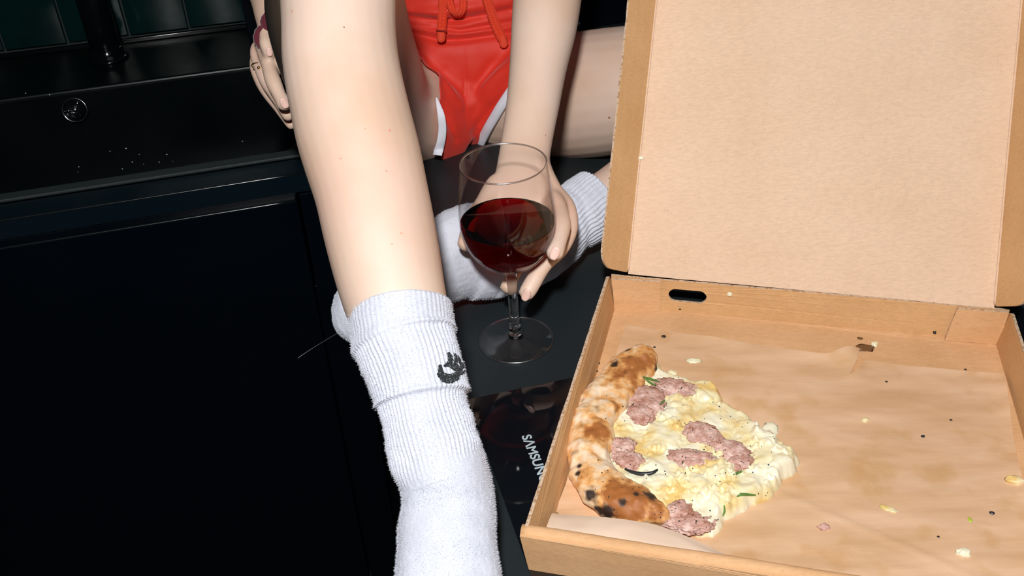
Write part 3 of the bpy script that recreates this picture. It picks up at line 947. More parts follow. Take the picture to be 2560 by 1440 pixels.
# hair ties and ring on the right wrist and hand
ht = empty('hair_tie', Q(662, 75, 1.12), 'burgundy velvet hair tie on the wrist beside the raised knee', 'hair tie')
for nm, pp in (('loop', [(668, 38), (661, 48), (659, 58), (664, 68), (672, 76)]), ('loop', [(652, 72), (645, 82), (642, 98), (648, 110), (655, 116)])):
    bm = bmesh.new(); st = [(Q(x, y, 1.098-.004*(nm == 'loop')), .0042, .0042, CR) for x, y in pp]
    loft(bm, round_ends(st), 16, 50, disp=lambda th, t, P, N: 0.0003*math.sin(t*60+th*2)); obj(nm, bm, VELVET, ht)
rg = empty('ring', Q(646, 165, 1.11), 'thin gold ring with a round bead on the finger beside the knee', 'ring')
bm = bmesh.new(); cst_ = Q(650, 166, 1.122)
st = [(cst_+(CR*math.cos(a)-CF*math.sin(a))*.0095+CU*.002*math.sin(a), .0007, .0007, CU) for a in [2*math.pi*i/24 for i in range(25)]]
loft(bm, st, 8, 48, cap=False); obj('band', bm, GOLD, rg)
bm = bmesh.new(); blob(bm, Q(647, 169, 1.108), .0019, .0019, .0019); obj('bead', bm, GOLD, rg)

# second person: only a leg in sheer tights shows
p2_ = empty('person', Q(760, 100, 1.05), 'leg of another person in sheer black tights, behind the raised bare knee', 'person')
bm = bmesh.new()
tl = cst([(830, -480, 1.0, .065), (785, -380, .99, .062), (775, -220, 1.02, .054), (780, -60, 1.045, .051), (782, 30, 1.05, .052), (797, 120, 1.065, .050), (825, 220, 1.09, .046), (862, 310, 1.13, .039), (895, 375, 1.20, .033), (915, 405, 1.25, .032), (900, 428, 1.215, .024), (880, 438, 1.17, .016)])
loft(bm, round_ends(tl), 32, 120)
loft(bm, round_ends(cst([(790, -390, .99, .062), (760, -520, 1.15, .070), (740, -640, 1.35, .078)])), 28, 30)
me = vox(bm, .003, 3)
link('leg', me, TIGHTS, p2_)

# ------------------------------------------------------------------ WINE GLASS
GC = U(1290, 851, 0.0)
gl = empty('wine_glass', GC, 'stemmed wine glass half full of red wine, held by the seated person', 'wine glass')
GAX = (KZ + CR*(-.022)).normalized()
RP = [(.0082, .093), (.016, .0955), (.026, .1015), (.036, .112), (.0425, .124), (.0462, .138), (.0470, .150), (.0465, .162), (.0452, .176), (.0434, .192), (.0418, .204), (.0410, .2105)]
prof = [(0, .0925)] + RP
c_ = catmull([(r, z) for r, z in RP], 60)
outer = [(0, .0925)] + [(p[0], p[1]) for p in c_]
inner_ = [(p[0]-.0010, p[1]+(.0012 if p[1] < .12 else 0)) for p in c_][::-1]
rim = [(.0409, .2112), (.0403, .2112)]
bm = bmesh.new(); lathe(bm, outer+rim+inner_[1:]+[(0, .0942)], GC, 96, GAX)
obj('bowl', bm, THIN, gl)
bm = bmesh.new(); rr_ = [(GC+GAX*.2106+(CR.cross(GAX).normalized()*math.cos(a)+CR.cross(GAX).cross(GAX).normalized()*math.sin(a))*.0408, .00085, .00085, GAX) for a in [2*math.pi*i/48 for i in range(49)]]
loft(bm, rr_, 10, 96, cap=False); obj('rim', bm, RIMG, gl)
bm = bmesh.new(); lathe(bm, [(0, .0924), (.0066, .0924), (.0060, .088), (.0053, .07), (.0052, .045), (.0056, .022), (.0064, .013), (.0078, .009), (.0078, .0075), (0, .0075)], GC, 48, GAX)
obj('stem', bm, GLASS, gl)
bm = bmesh.new(); lathe(bm, [(0, .0072), (.007, .0070), (.014, .0048), (.025, .0026), (.0385, .0018), (.0395, .0011), (.0385, .0005), (0, .0005)], GC, 96, GAX)
obj('foot', bm, FOOTG, gl)
bm = bmesh.new(); rr_ = [(GC+GAX*.0012+(CR.cross(GAX).normalized()*math.cos(a)+CR.cross(GAX).cross(GAX).normalized()*math.sin(a))*.0392, .0008, .0008, GAX) for a in [2*math.pi*i/48 for i in range(49)]]
loft(bm, rr_, 10, 96, cap=False); obj('foot_rim', bm, RIMG, gl)
# wine
wl = .1475
iw = [(p[0]-.0008, p[1]+(.0010 if p[1] < .12 else 0)) for p in c_ if p[1] < wl]
bm = bmesh.new(); lathe(bm, [(0, .0940)]+iw+[(iw[-1][0]+.0000, wl), (iw[-1][0]-.0015, wl-.0005), (0, wl-.0006)], GC, 96, GAX)
wi = obj('red_wine', bm, WINE); tag(wi, 'dark red wine filling the lower half of the held glass', 'wine')

# ------------------------------------------------------------------ PIZZA BOX
pb = empty('pizza_box', Bw(.2, .18, 0), 'open brown corrugated cardboard pizza box with its lid leaning back', 'pizza box')
HT = .045
def quadfn(p00, p10, p11, p01):
    """(s,t) in unit square to a bilinear patch; normal = ds x dt"""
    def fn(s, t):
        P = p00*(1-s)*(1-t)+p10*s*(1-t)+p11*s*t+p01*(1-s)*t
        ds = (p10-p00)*(1-t)+(p11-p01)*t; dt = (p01-p00)*(1-s)+(p11-p10)*s
        return P, ds.cross(dt).normalized()
    return fn
def rrect(r=.0, w=1, h=1, corners=(0, 0, 0, 0), n=24):
    """unit-square outline, corner radii in metres (w,h = size): order 00,10,11,01; long edges sampled"""
    out = []
    C4 = [(0, 0, 180), (1, 0, 270), (1, 1, 0), (0, 1, 90)]
    for (cx_, cy_, a0), rad in zip(C4, corners):
        if rad == 0: out.append((cx_, cy_)); continue
        mx, my = (rad/w if cx_ == 0 else 1-rad/w), (rad/h if cy_ == 0 else 1-rad/h)
        for k in range(7):
            a = math.radians(a0+15*k); out.append((mx+rad/w*math.cos(a), my+rad/h*math.sin(a)))
    res = []
    for i, a in enumerate(out):
        b = out[(i+1) % len(out)]; m = max(1, int(math.hypot((b[0]-a[0])*w, (b[1]-a[1])*h)/.012))
        for k in range(m): res.append((a[0]+(b[0]-a[0])*k/m, a[1]+(b[1]-a[1])*k/m))
    return res
TH = .003
def rag(fn, amp=.0005):
    def g(s, t):
        P, N = fn(s, t)
        return P+Vector((noise.noise(P*240), noise.noise(P*250+Vector((9, 0, 0))), noise.noise(P*260+Vector((0, 7, 0)))))*amp, N
    return g
def panel(name, fn, outline, mats, th=TH, holes=(), label=None, parent=pb, bow=None):
    bm = bmesh.new(); extrude_outline(bm, outline, rag(fn), th, holes)
    o = obj(name, bm, mats, parent, smooth=False)
    if label: o['label'] = label
    return o
A0, A1, B1 = .010, .418, .366
panel('base_panel', quadfn(Bw(.012, .006, .0062), Bw(.414, .004, .0062), Bw(.418, .366, .0062), Bw(.022, .362, .0062)), rrect(0, .4, .36), [CARD, CARDE])
# walls: s along, t up; normal inwards
panel('left_wall', quadfn(Bw(.024, .363, .0035), Bw(.0145, .006, .0035), Bw(.002, .004, HT), Bw(.0155, .3635, HT)), rrect(0, .36, .04, (0, 0, 0, .007)), [CARDW, CARDE])
panel('right_wall', quadfn(Bw(.4135, .004, .0035), Bw(.4165, .366, .0035), Bw(.4215, .366, HT), Bw(.4185, .002, HT)), rrect(0, .36, .04, (0, 0, .007, 0)), [CARDW, CARDE])
hole = []
def onback(x, y):
    for tt_ in [i/60 for i in range(61)]: pass
BWf = quadfn(Bw(.416, .3665, .0035), Bw(.022, .3625, .0035), Bw(.020, .3655, HT-.001), Bw(.4185, .370, HT-.001))
def inv(fn, x, y):
    best = None
    s0, s1, t0, t1 = -.1, 1.1, -.2, 1.2
    for it in range(5):
        bst = (1e9, 0, 0)
        for i in range(13):
            for j in range(13):
                s = s0+(s1-s0)*i/12; t = t0+(t1-t0)*j/12
                q = px_of(fn(s, t)[0]); e = (q[0]-x)**2+(q[1]-y)**2
                if e < bst[0]: bst = (e, s, t)
        ds, dt = (s1-s0)/6, (t1-t0)/6
        s0, s1, t0, t1 = bst[1]-ds, bst[1]+ds, bst[2]-dt, bst[2]+dt
    return bst[1], bst[2]
hs, ht_ = inv(BWf, 1719, 737)
for k in range(28):
    a = 2*math.pi*k/28; cx_ = (.0115 if math.cos(a) > 0 else -.0115)
    hole.append((hs+(cx_+.0085*math.cos(a))/.395, ht_+(.0080*math.sin(a))/.042))
panel('back_wall', BWf, rrect(0, .4, .042), [CARDW, CARDE], holes=[hole], label='rear wall with an oval hand hole and a half-cut slot')
# half-cut slot: raised torn line
bm = bmesh.new()
pts = []
for x, y in ((2229, 794), (2231, 784), (2240, 778), (2270, 779), (2305, 784), (2322, 792), (2328, 803)):
    s, t = inv(BWf, x, y); P, N = BWf(s, t); pts.append(P+N*.0005)
tube(bm, pts, .0006, 6, 50); o = obj('cut_slot', bm, CARDE, pb)
# corner flaps glued inside the back wall
f = quadfn(Bw(.0745, .3600, .0060), Bw(.0255, .3565, .0060), Bw(.0215, .3585, HT-.0005), Bw(.0735, .3620, HT-.0015))
panel('corner_flap', f, rrect(0, .05, .04), [CARD, CARDE], label='folded corner flap at the far left corner of the box')
f = quadfn(Bw(.4150, .3625, .0060), Bw(.3640, .3600, .0060), Bw(.3690, .3640, HT-.001), Bw(.4170, .3650, HT-.0005))
panel('corner_flap', f, rrect(0, .05, .04), [CARD, CARDE], label='folded corner flap at the far right corner of the box')
# front wall: folded double, outer skin, rolled top and inner skin
panel('front_wall', quadfn(Bw(.006, -.0005, .0005), Bw(.418, -.0025, .0005), Bw(.4205, -.004, HT-.002), Bw(.0, -.002, HT-.002)), rrect(0, .41, .04), [CARD, CARD], th=-.0028)
panel('front_wall_inner', quadfn(Bw(.418, .0075, .004), Bw(.006, .0085, .004), Bw(.002, .0075, HT-.002), Bw(.4205, .0055, HT-.002)), rrect(0, .41, .04), [CARD, CARD], th=.0024)
bm = bmesh.new()
st = [(Bw(-.0004+.4214*k/12, .0028-.002*k/12, HT-.0035+.0003*math.sin(k*1.7)), .0055, .0042, BY) for k in range(13)]
loft(bm, st, 20, 60, disp=lambda th, t, P, N: .0003*noise.noise(P*120)); obj('front_fold', bm, CARD, pb)

# lid
LT = math.radians(38)
LD = (BY*math.sin(LT)+KZ*math.cos(LT)).normalized()          # up the lid
LN = BX.cross(LD).normalized()                                # away from? fixed below
if LN.dot(CF) > 0: LN = -LN                                    # faces the camera
H0 = Bw(0, .3685, HT-.001)
def lidp(a, l, n=0.0): return H0+BX*a+LD*l+LN*n
LA, LB, LL = .0375, .4045, .385
f = quadfn(lidp(LA, 0), lidp(LB, .0), lidp(LB+.002, LL), lidp(LA+.001, LL))
lid = panel('lid', f, rrect(0, LB-LA, LL), [CARDLID, CARDE], label='lid panel of the pizza box, leaning back')
def flap(a, sgn, phi, name, label):
    w = .044; d = (BX*sgn*math.cos(phi)+LN*math.sin(phi)).normalized()
    p0, p1 = lidp(a, .002, .0002), lidp(a+.001, LL, .0002)
    if sgn < 0: fq = quadfn(p0+d*w, p0, p1, p1+d*w); cr_ = (.018, .002, 0, .02)
    else: fq = quadfn(p0, p0+d*w, p1+d*w, p1); cr_ = (.002, .018, .02, 0)
    o = panel(name, fq, rrect(0, w, LL, cr_), [CARDW, CARDE], parent=lid, th=.0026); o['label'] = label
flap(LA-.0005, -1, math.radians(55), 'lid_flap', 'side flap of the lid next to the bare thigh')
flap(LB+.0005, 1, math.radians(66), 'lid_flap', 'side flap of the lid at the right edge of the view')
for a in (LA, LB):
    bm = bmesh.new(); tube(bm, [lidp(a, .004, .0006), lidp(a, .15, .0004), lidp(a+.0005, .26, .0006), lidp(a+.001, LL-.004, .0004)], .0011, 8, 60); obj('crease', bm, CARDLID, lid)
f = quadfn(lidp(LA, LL, .0), lidp(LB, LL, .0), lidp(LB, LL+.005, .04), lidp(LA, LL+.005, .04))
panel('lid_front', f, rrect(0, .36, .04), [CARD, CARDE], parent=lid)

# ------------------------------------------------------------------ BAKING PAPER
PZ = .0068
topE = [(1566, 818), (1700, 838), (1850, 860), (1944, 874), (2071, 897), (2110, 893), (2146, 888), (2140, 912), (2124, 942), (2136, 937), (2154, 920), (2160, 909), (2260, 918), (2400, 932), (2509, 941)]
outl = [PB(x, y, PZ)[:2] for x, y in topE] + [PB(2524, 1040, PZ)[:2], PB(2545, 1180, PZ)[:2], (.404, .03), (.40, .012), (.02, .012), (.024, .05), PB(1388, 1283, PZ)[:2], PB(1470, 1080, PZ)[:2], PB(1530, 920, PZ)[:2]]
ed = edge_dist(outl)
tearx, teary = PB(2140, 895, PZ)[:2]
def pz(a, b):
    P = Bw(a, b)
    h = .0014*(.5+.5*noise.noise(Vector((a*14, b*50, 1)))) + .0010*abs(noise.noise(Vector((a*30, b*90, 4))))
    d = math.hypot(a-tearx+.01, b-teary)
    if a < tearx+.004: h += .011*math.exp(-(d/.016)**2)
    h += .0045*max(0, 1-ed(a, b)/.014)**2*(.5+.5*noise.noise(Vector((a*20, b*20, 9))))
    cr_ = abs((b-.10)+.42*(a-.23))          # one diagonal crease
    if a > .17: h += .0012*max(0, 1-cr_/.004)
    h += .002*max(0, 1-b/.05)
    return PZ+.0004+h
bm = sheet(outl, .0042, lambda a, b: Bw(a, b, pz(a, b)))
bmesh.ops.recalc_face_normals(bm, faces=bm.faces[:])
pp = empty('baking_paper', Bw(.2, .15, PZ), 'creased brown greaseproof paper lining the pizza box, torn at its far edge', 'paper')
obj('sheet', bm, PAPER, pp)
# the front edge of the paper, folded back over itself
EL = [(1380, 1283, .022), (1440, 1288, .024), (1500, 1292, .028), (1570, 1300, .029), (1640, 1312, .027), (1720, 1342, .027), (1800, 1380, .026), (1880, 1420, .026), (1960, 1455, .027), (2060, 1490, .028)]
bm = bmesh.new()
rows = []
EE = catmull([PB(*e) for e in EL], 60)
for k, e in enumerate(EE):
    row = []
    for j in range(13):
        t = j/12
        a = e[0]; b0, b1 = .011, e[1]; b1 = max(b1, b0+.004)
        b = b0+(b1-b0)*t
        zz = .032*(1-t)+e[2]*t
        zz = .032+(e[2]-.032)*t+.003*math.sin(t*math.pi)*(b1-b0)/.05 + .0006*noise.noise(Vector((a*60, t*3, 0)))
        row.append(bm.verts.new(Bw(a, b, zz)))
    rows.append(row)
for r0, r1 in zip(rows, rows[1:]):
    for j in range(12): bm.faces.new((r0[j], r0[j+1], r1[j+1], r1[j]))
obj('turned_edge', bm, PAPERB, pp)

# ------------------------------------------------------------------ PIZZA
CH = .013
crust_px = [(1606, 893, 34, .022), (1588, 915, 46, .024), (1556, 952, 50, .024), (1522, 990, 50, .023), (1493, 1030, 50, .023), (1478, 1075, 50, .023), (1472, 1125, 49, .023), (1480, 1170, 50, .023), (1500, 1210, 54, .024), (1540, 1243, 54, .025), (1585, 1263, 48, .023), (1625, 1278, 36, .019), (1655, 1290, 20, .014)]
pz_out = [(1606, 872), (1648, 905), (1660, 935), (1700, 945), (1745, 958), (1775, 965), (1800, 985), (1812, 1010), (1850, 1030), (1880, 1050), (1905, 1075), (1935, 1085), (1950, 1105), (1985, 1125), (2000, 1150), (1990, 1182), (1955, 1200), (1940, 1238), (1905, 1252), (1860, 1275), (1815, 1300), (1800, 1325), (1780, 1342), (1730, 1335), (1690, 1322), (1645, 1305), (1560, 1290), (1490, 1250), (1450, 1180), (1450, 1100), (1480, 1020), (1540, 950), (1575, 900)]
PZO = [PB(x, y, .010)[:2] for x, y in pz_out]
# make the torn edge uneven
jag = []
for i, p in enumerate(PZO):
    q = PZO[(i+1) % len(PZO)]
    for k in range(6):
        a, b = p[0]+(q[0]-p[0])*k/6, p[1]+(q[1]-p[1])*k/6
        n1, n2 = noise.noise(Vector((a*150, b*150, 2))), noise.noise(Vector((a*150, b*150, 8)))
        jag.append((a+n1*.0028, b+n2*.0028))
edp = edge_dist(jag)
MOUNDS = [(PB(x, y, .012)[:2], rx*.00045, hh) for x, y, rx, hh in ((1775, 990, 34, .004), (1690, 1050, 34, .003), (1660, 1100, 40, .0028), (1700, 1010, 30, .002), (1770, 1215, 46, .0045), (1800, 1190, 30, .0035), (1930, 1160, 44, .0045), (1870, 1090, 30, .003), (1660, 1190, 46, .0030), (1850, 1235, 42, .003), (1560, 1060, 30, .003), (1785, 1140, 16, .004), (1640, 1235, 30, .003), (1725, 1235, 34, .0035), (1905, 1110, 26, .004), (1960, 1185, 30, .003), (1545, 1000, 24, .003), (1780, 1060, 22, .002), (1800, 1265, 26, .003))]
def cheese_h(a, b):
    d = edp(a, b)
    e = min(1, d/.009)
    base = .0085*(1-(1-e)**2)
    l1 = noise.noise(Vector((a*75, b*75, 3))); l2 = noise.noise(Vector((a*150+4, b*150, 5)))
    l3 = noise.noise(Vector((a*420, b*420, 1)))
    lump = .0036*max(0, l1+.12) + .0015*max(0, l2) + .0005*l3
    n3 = noise.noise(Vector((a*260, b*260, 7)))
    for (ma, mb), mr, mh in MOUNDS:
        q = math.hypot(a-ma, (b-mb)*.85)/mr*(1+.35*n3+.4*l2)
        if q < 1.15: lump += mh*max(0, 1-q**3)**.5 if q < 1 else 0
    return base+lump*min(1, d/.005)
def pizza_mat():
    m = mat('melted_cheese', (.9, .8, .55), .38, Subsurface_Weight=.3, Subsurface_Scale=.004)
    nt, N, L, b = nodes(m)
    t = tex(nt, 34, detail=4)
    r = ramp(nt, [(.36, (.78, .55, .20)), (.46, (.84, .72, .42)), (.58, (.88, .83, .64))], t.outputs[0])
    v = tex(nt, 150, 'Voronoi'); rv = ramp(nt, [(.05, (1, 1, 1)), (.085, (0, 0, 0))], v.outputs['Distance'])
    t2 = tex(nt, 40, detail=2); r2 = ramp(nt, [(.56, (0, 0, 0)), (.62, (1, 1, 1))], t2.outputs[0])
    mm = N.new('ShaderNodeMath'); mm.operation = 'MULTIPLY'; L.new(rv.outputs[0], mm.inputs[0]); L.new(r2.outputs[0], mm.inputs[1])
    c = mixc(nt, mm.outputs[0], r.outputs[0], (.25, .09, .02))
    L.new(c, b.inputs['Base Color'])
    g = tex(nt, 260, detail=4); bump(nt, g.outputs[0], .3, .0008, b)
    return m
CHEESE = pizza_mat()
def crust_mat():
    m = mat('baked_crust', (.8, .5, .25), .6, Subsurface_Weight=.08, Subsurface_Scale=.003)
    nt, N, L, b = nodes(m)
    at = N.new('ShaderNodeAttribute'); at.attribute_name = 'bake'
    sx = N.new('ShaderNodeSeparateColor'); L.new(at.outputs['Color'], sx.inputs[0])
    t = tex(nt, 170, detail=5)
    ad = N.new('ShaderNodeMath'); ad.operation = 'MULTIPLY_ADD'; L.new(t.outputs[0], ad.inputs[0]); ad.inputs[1].default_value = .5; L.new(sx.outputs[0], ad.inputs[2])
    r = ramp(nt, [(.28, (.83, .66, .48)), (.50, (.80, .53, .29)), (.70, (.72, .36, .12)), (1.0, (.38, .13, .03)), ], ad.outputs[0])
    c = mixc(nt, sx.outputs[1], r.outputs[0], (.035, .018, .012))
    L.new(c, b.inputs['Base Color'])
    g = tex(nt, 140, detail=5); bump(nt, g.outputs[0], .5, .0015, b)
    return m
CRUST = crust_mat()
def meat_mat():
    m = mat('sausage_meat', (.6, .36, .30), .5, Subsurface_Weight=.2, Subsurface_Scale=.003)
    nt, N, L, b = nodes(m)
    t = tex(nt, 120, detail=5)
    r = ramp(nt, [(.3, (.42, .19, .13)), (.5, (.60, .36, .30)), (.68, (.74, .53, .46))], t.outputs[0])
    t2 = tex(nt, 330, detail=1); r2 = ramp(nt, [(.70, (0, 0, 0)), (.74, (1, 1, 1))], t2.outputs[0])
    c = mixc(nt, r2.outputs[0], r.outputs[0], (.05, .03, .02))
    L.new(c, b.inputs['Base Color'])
    g = tex(nt, 350, detail=4); bump(nt, g.outputs[0], .7, .0015, b)
    return m
MEAT = meat_mat()
HERB = mat('rosemary_green', (.10, .22, .04), .5)
CHAR = mat('charred_onion', (.02, .022, .026), .35)
pi_ = empty('pizza', Bw(.1, .15, PZ), 'leftover piece of white pizza with sausage and a charred puffy crust', 'pizza')
bm = sheet(jag, .0015, lambda a, b: Bw(a, b, PZ+.0022+cheese_h(a, b)))
bd = [e for e in bm.edges if e.is_boundary]
r = bmesh.ops.extrude_edge_only(bm, edges=bd)
for v in [g for g in r['geom'] if isinstance(g, bmesh.types.BMVert)]: v.co.z = PZ+.0008
ch = obj('cheese_base', bm, CHEESE, pi_)
bm = bmesh.new()
st = []
for x, y, w, z in crust_px:
    c = U(x, y, PZ+.011); d_ = (c-CPOS).dot(CF); st.append((c, w/FPX*d_*1.16, .0140*(.7 if w < 30 else 1), BX))
def crust_disp(th, t, P, N):
    return .0035*fbm(P, 45, 2)+.0012*noise.noise(P*160)
# side vector: across the crust in plan
for i in range(len(st)):
    a = st[max(i-1, 0)][0]; b = st[min(i+1, len(st)-1)][0]; T = (b-a).normalized()
    st[i] = (st[i][0], st[i][1], st[i][2], T.cross(KZ).normalized())
loft(bm, round_ends(st), 130, 420, disp=crust_disp)
cr_o = obj('crust', bm, CRUST, pi_)
SPOTS = [(1474, 1237, .0060), (1627, 1238, .0062), (1518, 1283, .0085), (1500, 1276, .006), (1537, 910, .0045), (1567, 874, .0035), (1641, 922, .0035), (1446, 1183, .003), (1557, 1256, .0035), (1590, 1235, .003), (1448, 1165, .003)]
BROWN = [(1590, 905, .020), (1560, 940, .018), (1625, 900, .012), (1500, 1065, .013), (1475, 1085, .012), (1540, 1010, .008), (1560, 1215, .014), (1600, 1245, .018), (1520, 1235, .012), (1470, 1190, .008), (1650, 1270, .010), (1560, 1280, .012)]
bv0 = bvh_of(cr_o)
def on(b, x, y):
    P, N = hit(b, x, y)
    return P if P is not None else U(x, y, PZ+.015)
SP = [(on(bv0, x, y), r_) for x, y, r_ in SPOTS]; BR = [(on(bv0, x, y), r_) for x, y, r_ in BROWN]
ca = cr_o.data.color_attributes.new('bake', 'FLOAT_COLOR', 'POINT')
for i, v in enumerate(cr_o.data.vertices):
    p = v.co
    b = .38*fbm(p, 100, 4)+.10*noise.noise(p*420)+.16
    for c, r_ in BR: b += .50*math.exp(-((p-c).length/r_)**2)
    k = 0
    n1 = noise.noise(p*300)
    for c, r_ in SP: k = max(k, 1.25-((p-c).length/r_)*(1+.55*n1)-.15*noise.noise(p*140))
    k += .9*max(0, noise.noise(p*130+Vector((5, 5, 5)))-.42)
    ca.data[i].color = (max(0, min(1, b)), max(0, min(1, k*1.5)), 0, 1)
bvP = bvh_of(ch, cr_o)
def chunk(x, y, rx, ry, ang, hgt, seed, name='sausage_chunk', m=None, parent=pi_, bvh=None, sub=4, rough=.28):
    P, N = hit(bvh or bvP, x, y)
    if P is None: P = U(x, y, PZ+.01)
    d_ = (P-CPOS).dot(CF)
    a = math.radians(ang)
    ex = (KX*0+Vector((math.cos(-a), math.sin(-a), 0))); ey = Vector((-ex.y, ex.x, 0))
    k = d_/FPX
    bm = bmesh.new(); bmesh.ops.create_icosphere(bm, subdivisions=sub, radius=1)
    off = Vector((seed*3.7, seed*1.3, seed*7.7))
    for v in bm.verts:
        c = v.co.copy()
        c *= 1+rough*fbm(c*1.6+off, 1.0, 3)+.16*noise.noise(c*5+off)+.10*noise.noise(c*13+off)
        v.co = P+ex*c.x*rx*k+ey*c.y*ry*k*1.35+KZ*(c.z*hgt+hgt*.15)
    o = obj(name, bm, m or MEAT, parent)
    return o
for i, (x, y, rx, ry, an) in enumerate([(1610, 992, 43, 26, 12), (1600, 1036, 32, 20, 70), (1618, 1016, 38, 22, 30), (1795, 1112, 24, 15, 40), (1686, 972, 46, 21, 15), (1556, 1118, 26, 21, 60), (1572, 1152, 36, 20, 40), (1756, 1085, 41, 22, 30), (1828, 1130, 46, 22, 30), (1850, 1158, 30, 18, -20), (1730, 1150, 54, 22, 10), (1722, 1308, 52, 21, 5), (1700, 1278, 28, 19, 0)]):
    chunk(x, y, rx*1.12, ry*1.12, an, .0046, i+1, sub=5)
bvP2 = bvh_of(*[o for o in bpy.data.objects if o.parent == pi_ and o.type == 'MESH'])
def leaf(pts, m, r, name, lift=.001):
    P3 = []
    for x, y in pts:
        P, N = hit(bvP2, x, y)
        if P is None: P = U(x, y, PZ+.008)
        P3.append(P+KZ*lift)
    n = len(P3); bm = bmesh.new(); tube(bm, P3, [r*(.25+.75*math.sin(math.pi*(.12+.76*i/(n-1)))) for i in range(n)], 8, 30)
    return obj(name, bm, m, pi_)
leaf([(1608, 946), (1625, 951), (1648, 958)], HERB, .0011, 'rosemary_leaf', .002)
leaf([(1610, 945), (1622, 958), (1640, 968)], HERB, .0010, 'rosemary_leaf', .002)
leaf([(1650, 1012), (1658, 1006), (1662, 1002)], HERB, .0010, 'rosemary_leaf')
leaf([(1834, 1188), (1845, 1184), (1856, 1180)], HERB, .0011, 'rosemary_leaf')
leaf([(1842, 1243), (1858, 1238), (1888, 1240)], HERB, .0012, 'rosemary_leaf')
leaf([(1810, 1265), (1811, 1280), (1807, 1292)], HERB, .0009, 'rosemary_leaf')
leaf([(1562, 1176), (1580, 1184), (1605, 1189), (1630, 1186), (1644, 1178)], CHAR, .0017, 'charred_onion_strip', .002)
# pepper specks
bm = bmesh.new()
for i in range(95):
    x, y = random.uniform(1480, 1960), random.uniform(930, 1320)
    P, N = hit(bvP2, x, y)
    if P is not None and P.z > PZ+.004: blob(bm, P, *(random.uniform(.0004, .0009) for _ in range(3)), seg=6)
o = obj('pepper_specks', bm, CHAR, pi_); o['kind'] = 'stuff'

# ------------------------------------------------------------------ CRUMBS in and on the box
bvBox = bvh_of(*[o for o in bpy.data.objects if o.type == 'MESH' and (o.parent in (pb, pp, lid))])
def crumb(name, label, cat, x, y, rx, ry, an, h, m, seed, group=None):
    o = chunk(x, y, rx, ry, an, h, seed, name, m, None, bvBox, 3, .35)
    return tag(o, label, cat, group)
YC = CHEESE
crumb('cheese_crumb', 'flat oval cheese crumb between the crust tip and the far edge of the paper', 'crumb', 1735, 902, 17, 8, 0, .0012, YC, 3)
crumb('cheese_crumb', 'crumbly cheese bit touching the pizza beside the crust tip', 'crumb', 1681, 934, 12, 7, 10, .0025, YC, 5)
crumb('cheese_crumb', 'large pointed cheese shard lying just right of the pizza', 'crumb', 1925, 1076, 20, 21, 20, .003, YC, 6)
crumb('cheese_crumb', 'small cheese crumb alone on the middle of the paper, below the tear', 'crumb', 2163, 1051, 8, 7, 60, .0022, YC, 7)
crumb('cheese_crumb', 'thin white cheese sliver on the lower middle of the paper', 'crumb', 2222, 1273, 22, 6, 35, .0012, YC, 8)
crumb('cheese_crumb', 'yellow cheese lump nearest the front right of the paper', 'crumb', 2410, 1383, 18, 9, 5, .003, YC, 9)
crumb('cheese_crumb', 'cheese piece with a green edge at the right rim of the paper', 'crumb', 2537, 1202, 22, 10, 15, .0035, YC, 10)
crumb('cheese_crumb', 'white cheese crumb on the dark grease stain near the far wall', 'crumb', 2186, 862, 9, 7, 0, .003, YC, 11)
crumb('cheese_crumb', 'tiny cheese crumb stuck on the rear wall beside the hand hole', 'crumb', 1824, 735, 6, 5, 0, .002, YC, 12)
crumb('cheese_crumb', 'tiny dry crumb on the left crease of the lid', 'crumb', 1603, 395, 8, 5, 0, .002, YC, 13)
crumb('sausage_crumb', 'small pink sausage crumb on the paper right of the pizza front', 'crumb', 2060, 1319, 15, 8, 0, .0025, MEAT, 14)
crumb('onion_bit', 'small black charred bit on the right part of the paper', 'crumb', 2480, 1283, 6, 4, 20, .0012, CHAR, 15)
crumb('onion_bit', 'black charred crumb under the half-cut slot of the rear wall', 'crumb', 2336, 831, 4, 4, 0, .0015, CHAR, 16)
crumb('onion_bit', 'tiny dark curl on the middle right of the paper', 'crumb', 2307, 1091, 5, 3, 0, .001, CHAR, 17)
crumb('onion_bit', 'brown burnt crumb at the far edge of the paper, above the crust', 'crumb', 1659, 841, 6, 3.5, 0, .001, CHAR, 18)
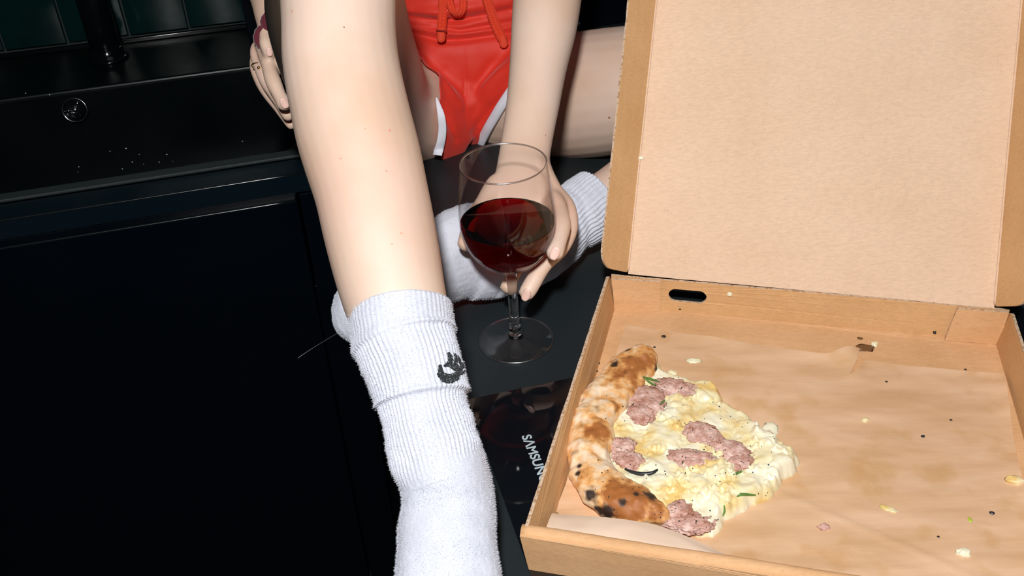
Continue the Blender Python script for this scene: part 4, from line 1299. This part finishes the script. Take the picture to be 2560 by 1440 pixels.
crumb('herb_bit', 'bright green herb fleck beside the black bit on the paper', 'crumb', 2425, 1300, 5, 6, 0, .0007, mat('herb_fleck', (.45, .55, .06), .5), 19)
SPK = [((1636, 868), 'dark speck on the paper just beyond the crust tip'), ((1497, 908), 'uppermost of the three dark specks between left wall and crust'), ((1492, 928), 'middle one of the three dark specks between left wall and crust'),
       ((1484, 950), 'lowest of the three dark specks between left wall and crust'), ((2413, 924), 'dark speck on the board beyond the right end of the paper'), ((2216, 954), 'dark speck on the paper just right of the tear'),
       ((1700, 773), 'dark speck at the foot of the rear wall under the hand hole'), ((2346, 1342), 'dark speck above the yellow cheese lump near the box front'), ((2377, 1050), 'lone dark speck on the right upper part of the paper')]
for i, ((x, y), lb) in enumerate(SPK):
    crumb('char_speck', lb, 'crumb', x, y, 3.2, 2.2, 0, .0006, CHAR, 20+i, 'char specks scattered in the box')
# grease stain soaked into the board
m = mat('grease', (.17, .075, .03), .4)
for x, y, rx, ry, s in ((2160, 870, 24, 11, 31), (2150, 846, 7, 4, 32)):
    o = chunk(x, y, rx, ry, 0, .00035, s, 'grease_stain', m, None, bvBox, 3, .5)
    tag(o, 'dark brown grease stain on the box base near the tear' if s == 31 else 'small brown spot just beyond the dark grease stain', 'stain')

# water droplets in the sink
for i, (x, y) in enumerate(((348, 386), (315, 371), (275, 378), (331, 405), (417, 386), (398, 405), (432, 403), (306, 422), (359, 410), (606, 353), (195, 430), (64, 233), (124, 237), (197, 417))):
    d_ = ray(x, y)
    # basin back wall
    P = CPOS+d_*((DY-.0015-CPOS.dot(KY))/d_.dot(KY))
    if P.z < -.16: P = U(x, y, -.183)
    bm = bmesh.new(); r_ = random.uniform(.0008, .0016); blob(bm, P, r_, r_, r_*.7, seg=12)
    tag(obj('water_droplet', bm, DROPGLINT), 'tiny water droplet on the black sink wall, its glint put in as pale colour', 'droplet', 'water droplets in the sink')
SC.cycles.transparent_max_bounces = 24
SC.cycles.max_bounces = 14
SC.cycles.transmission_bounces = 14
SC.cycles.sample_clamp_indirect = 3.0
